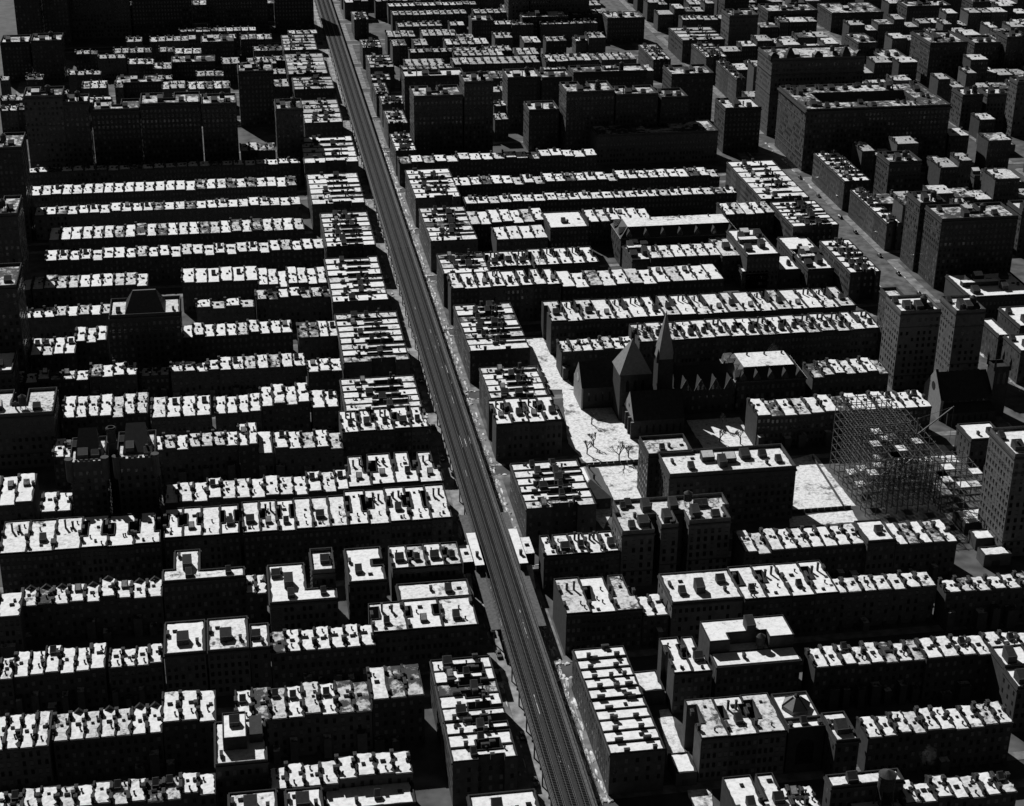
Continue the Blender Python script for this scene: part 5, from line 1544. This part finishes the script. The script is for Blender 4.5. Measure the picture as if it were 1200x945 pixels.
cars(8.4, [-58, -43, -30, 3, 11, 26, 41, 48, 85, 92, 101, 128, 168, 176, 190, 203, 246, 262, 270, 283, 291, 322, 341, 352, 366], "at the sunlit kerb of the railway avenue")
cars(-8.3, [8, 33, 84, 99, 170, 188, 244, 277, 330], "at the shaded kerb of the railway avenue")
cars(264.2, [345, 358, 372, 404, 412, 431, 449, 486, 503, 566, 580, 604, 646], "at the open kerb of the far avenue")
cars(283.8, [330, 351, 366, 388, 408, 440, 470, 512, 540, 583, 622], "below the tall blocks of the far avenue")

# ------------------------------------------------------------------ snow heaped along the kerbs
g = G()
rng = random.Random(21)
def heap(x, y, l, w, h):
    k = 9
    R = [[], [], []]
    for i in range(k):
        a = 2 * math.pi * i / k
        j = rng.uniform(.75, 1.2)
        for q, (f, z) in enumerate(((1, -.14), (.7, h * .7), (.25, h))):
            R[q].append((x + w * f * j * math.cos(a), y + l * f * j * math.sin(a), z))
    g.loft(R, rng.choice(("worn_snow", "sooty_dimmed_snow", "sooty_dimmed_snow", "worn_snow", "patchy_snow")))
for x, n in ((9.6, 460), (11.5, 420), (13.2, 300), (10.5, 300), (-10.0, 160), (-12.5, 90), (263, 110), (285, 90), (7.6, 120), (266, 90)):
    for k in range(n):
        y = -150 + 900 * (rng.random() ** 1.3)
        heap(x + rng.uniform(-.7, .7), y, rng.uniform(.6, 3.6), rng.uniform(.18, .75), rng.uniform(.08, .45))
for n in range(97, 84, -1):                                # little heaps at the street corners
    for k in range(40):
        heap(rng.choice((11, 13, 16, -11, -13, 9)) + rng.uniform(-2, 2), st(n) - 4.5 - rng.choice((0, 9.5)) + rng.uniform(-.6, .6), rng.uniform(.4, 1.2), rng.uniform(.4, 1.7), rng.uniform(.1, .4))
o = put("snow_bank", g, kind="stuff"); o["label"] = "dirty snow heaped along the kerbs"

# ------------------------------------------------------------------ bare trees
def bare_tree(label, x, y, h, seed):
    r = random.Random(seed)
    t = thing("bare_tree", label, "tree", (x, y, 0), "bare trees in the churchyard")
    tr, cr = G(), G()
    def grow(p, d, l, w, lev):
        q = p + d * l
        (tr if lev < 1 else cr).bar(p, q, w, "bark")
        if lev > 5:
            return
        for k in range(3):
            nd = (d + Vector((r.uniform(-1, 1), r.uniform(-1, 1), r.uniform(-.15, .6))) * .75).normalized()
            grow(p.lerp(q, r.uniform(.75, 1.0)), nd, l * r.uniform(.55, .78), w * .6, lev + 1)
    grow(Vector((0, 0, -.1)), Vector((r.uniform(-.05, .05), 0, 1)), h * .36, .5, 0)
    put("trunk", tr, t)
    put("crown", cr, t, kind="stuff")
bare_tree("large bare spreading tree at the front of the churchyard snow", 70.5, 231, 11, 1)
bare_tree("bare tree near the churchyard wall beside the corner flats", 57.5, 240, 8, 2)
bare_tree("slim bare tree in the middle of the churchyard snow", 62, 247, 8, 3)
bare_tree("bare tree at the dark edge of the churchyard near the chapel", 75.5, 234, 7, 4)
bare_tree("bare tree beside the dark chapel wall at the back of the churchyard", 66, 270, 8, 5)
bare_tree("bare tree on the left of the small snowy court behind the school block", 121, 243, 8, 6)
bare_tree("bare tree on the right of the small snowy court behind the school block", 130, 240, 9, 7)
bare_tree("bare tree at the rear of the small snowy court", 126, 257, 8, 8)

# ------------------------------------------------------------------ fences and walls
def fence(label, pts, h=1.6, m="fence_wood", name="fence", step=2.4):
    t = thing(name, label, "fence" if name == "fence" else "wall", (0, 0, 0), "yard fences" if name == "fence" else None)
    for a, b in zip(pts, pts[1:]):
        a, b = Vector(a), Vector(b)
        n = max(1, int((b - a).length / step))
        for i in range(n):
            p, q = a.lerp(b, i / n), a.lerp(b, (i + 0.96) / n)
            g = G(); g.bar((p.x, p.y, h / 2), (q.x, q.y, h / 2), .12, m, h); put("panel", g, t)
# snowy yards behind the row by the domed hall, with their party fences
for k in range(10):
    x = 102 + k * 5.15
    fence("board fence dividing the shaded yards, %s from the domed hall" % ORD[k + 1], [(x, 8.2), (x, 24)], 1.9)
fence("board fence along the backs of the shaded yards below the long row", [(97, 25), (152, 25)], 1.9)
fence("low stone wall along the front of the churchyard", [(55.5, 227.6), (92, 227.6)], 1.1, "dark_stone", "churchyard_wall", 3)
fence("low wall round the street side of the snow lot beside the steel frame", [(133, 173.6), (160, 173.6)], 1.4, "dark_stone", "lot_wall", 3)
fence("board fence running through the snow lot beside the steel frame", [(157, 176), (158.5, 222)], 1.8, step=3)
fence("fence along the playground's far edge", [(49, 229), (80, 229)], 1.4, step=3)
for i, (y, xa, xb) in enumerate(((52, -105, -60), (91, -180, -130), (104, -180, -132), (20, -190, -115), (216, -128, -56), (262, -176, -90), (341, -175, -66))):
    fence("board fence between the shaded back yards, %s such fence from the bottom left" % ORD[i + 1], [(xa, y), (xb, y)], 1.8, step=5)
for n, (px, z) in enumerate(((13.6, 0),)):
    pass

# street lamps on the sunlit pavement
lg = G(); lg.lathe([(.16, 0), (.1, .6), (.07, 5.4), (.05, 6.2)], "steel_dark", 8)
ag = G(); ag.bar((0, 0, 6.1), (-1.3, 0, 6.5), .07, "steel_dark")
hg = G(); hg.lathe([(.05, .25), (.24, .1), (.22, -.12), (.02, -.2)], "steel_bare", 8, cap="steel_bare")
for i, y in enumerate((-20, 14, 48, 84, 118, 176, 212, 250, 290)):
    t = thing("street_lamp", "thin street lamp on the sunlit kerb of the railway avenue, %s from the near end" % ORD[i + 1], "street lamp", (10.3, y, 0), "street lamps on the railway avenue")
    put("post", shared(lg, "post"), t); put("arm", shared(ag, "arm"), t); put("lamp_head", shared(hg, "lamp_head"), t, (-1.3, 0, 6.4))

# ------------------------------------------------------------------ thin chimney smoke
def smoke(x, y, z, rx, rz, lean, dens):
    g = G()
    k = 10
    R = []
    for j in range(7):
        f = j / 6
        rad = rx * (0.25 + 0.75 * math.sin(math.pi * (0.12 + 0.76 * f)))
        R.append([(x + lean * f + rad * math.cos(2 * math.pi * i / k), y + rad * math.sin(2 * math.pi * i / k), z + rz * f) for i in range(k)])
    g.loft(R, "smoke_volume")
    g.f.append(tuple(range(k - 1, -1, -1))); g.m.append("smoke_volume")
    o = put("smoke", g, kind="stuff")
    o["label"] = "thin wisp of pale chimney smoke"
m = bpy.data.materials.new("smoke_volume"); m.use_nodes = True
t_ = m.node_tree; t_.nodes.clear()
N_ = lambda k: t_.nodes.new(k)
v_ = N_("ShaderNodeVolumePrincipled"); v_.inputs["Color"].default_value = (.8, .8, .8, 1)
tc = N_("ShaderNodeTexCoord"); mp = N_("ShaderNodeVectorMath"); mp.operation = 'SUBTRACT'; mp.inputs[1].default_value = (.5, .5, .5)
ln = N_("ShaderNodeVectorMath"); ln.operation = 'LENGTH'
fo = N_("ShaderNodeMapRange"); fo.inputs[1].default_value, fo.inputs[2].default_value, fo.inputs[3].default_value, fo.inputs[4].default_value = .1, .45, 1.0, 0.0
nz = N_("ShaderNodeTexNoise"); nz.inputs["Scale"].default_value = 4.0; nz.inputs["Detail"].default_value = 4
n2 = N_("ShaderNodeMapRange"); n2.inputs[1].default_value, n2.inputs[2].default_value, n2.inputs[3].default_value, n2.inputs[4].default_value = .42, .7, 0.0, .05
mu = N_("ShaderNodeMath"); mu.operation = 'MULTIPLY'
L_ = t_.links.new
L_(tc.outputs["Generated"], mp.inputs[0]); L_(mp.outputs[0], ln.inputs[0]); L_(ln.outputs["Value"], fo.inputs[0]); L_(tc.outputs["Generated"], nz.inputs["Vector"]); L_(nz.outputs["Fac"], n2.inputs[0])
L_(fo.outputs[0], mu.inputs[0]); L_(n2.outputs[0], mu.inputs[1]); L_(mu.outputs[0], v_.inputs["Density"])
o_ = N_("ShaderNodeOutputMaterial"); L_(v_.outputs[0], o_.inputs["Volume"])
MATS["smoke_volume"] = m
smoke(157, 289, 17.5, 3.2, 12, 4, .02)
smoke(113, -22, 15, 3.0, 9, 3, .02)
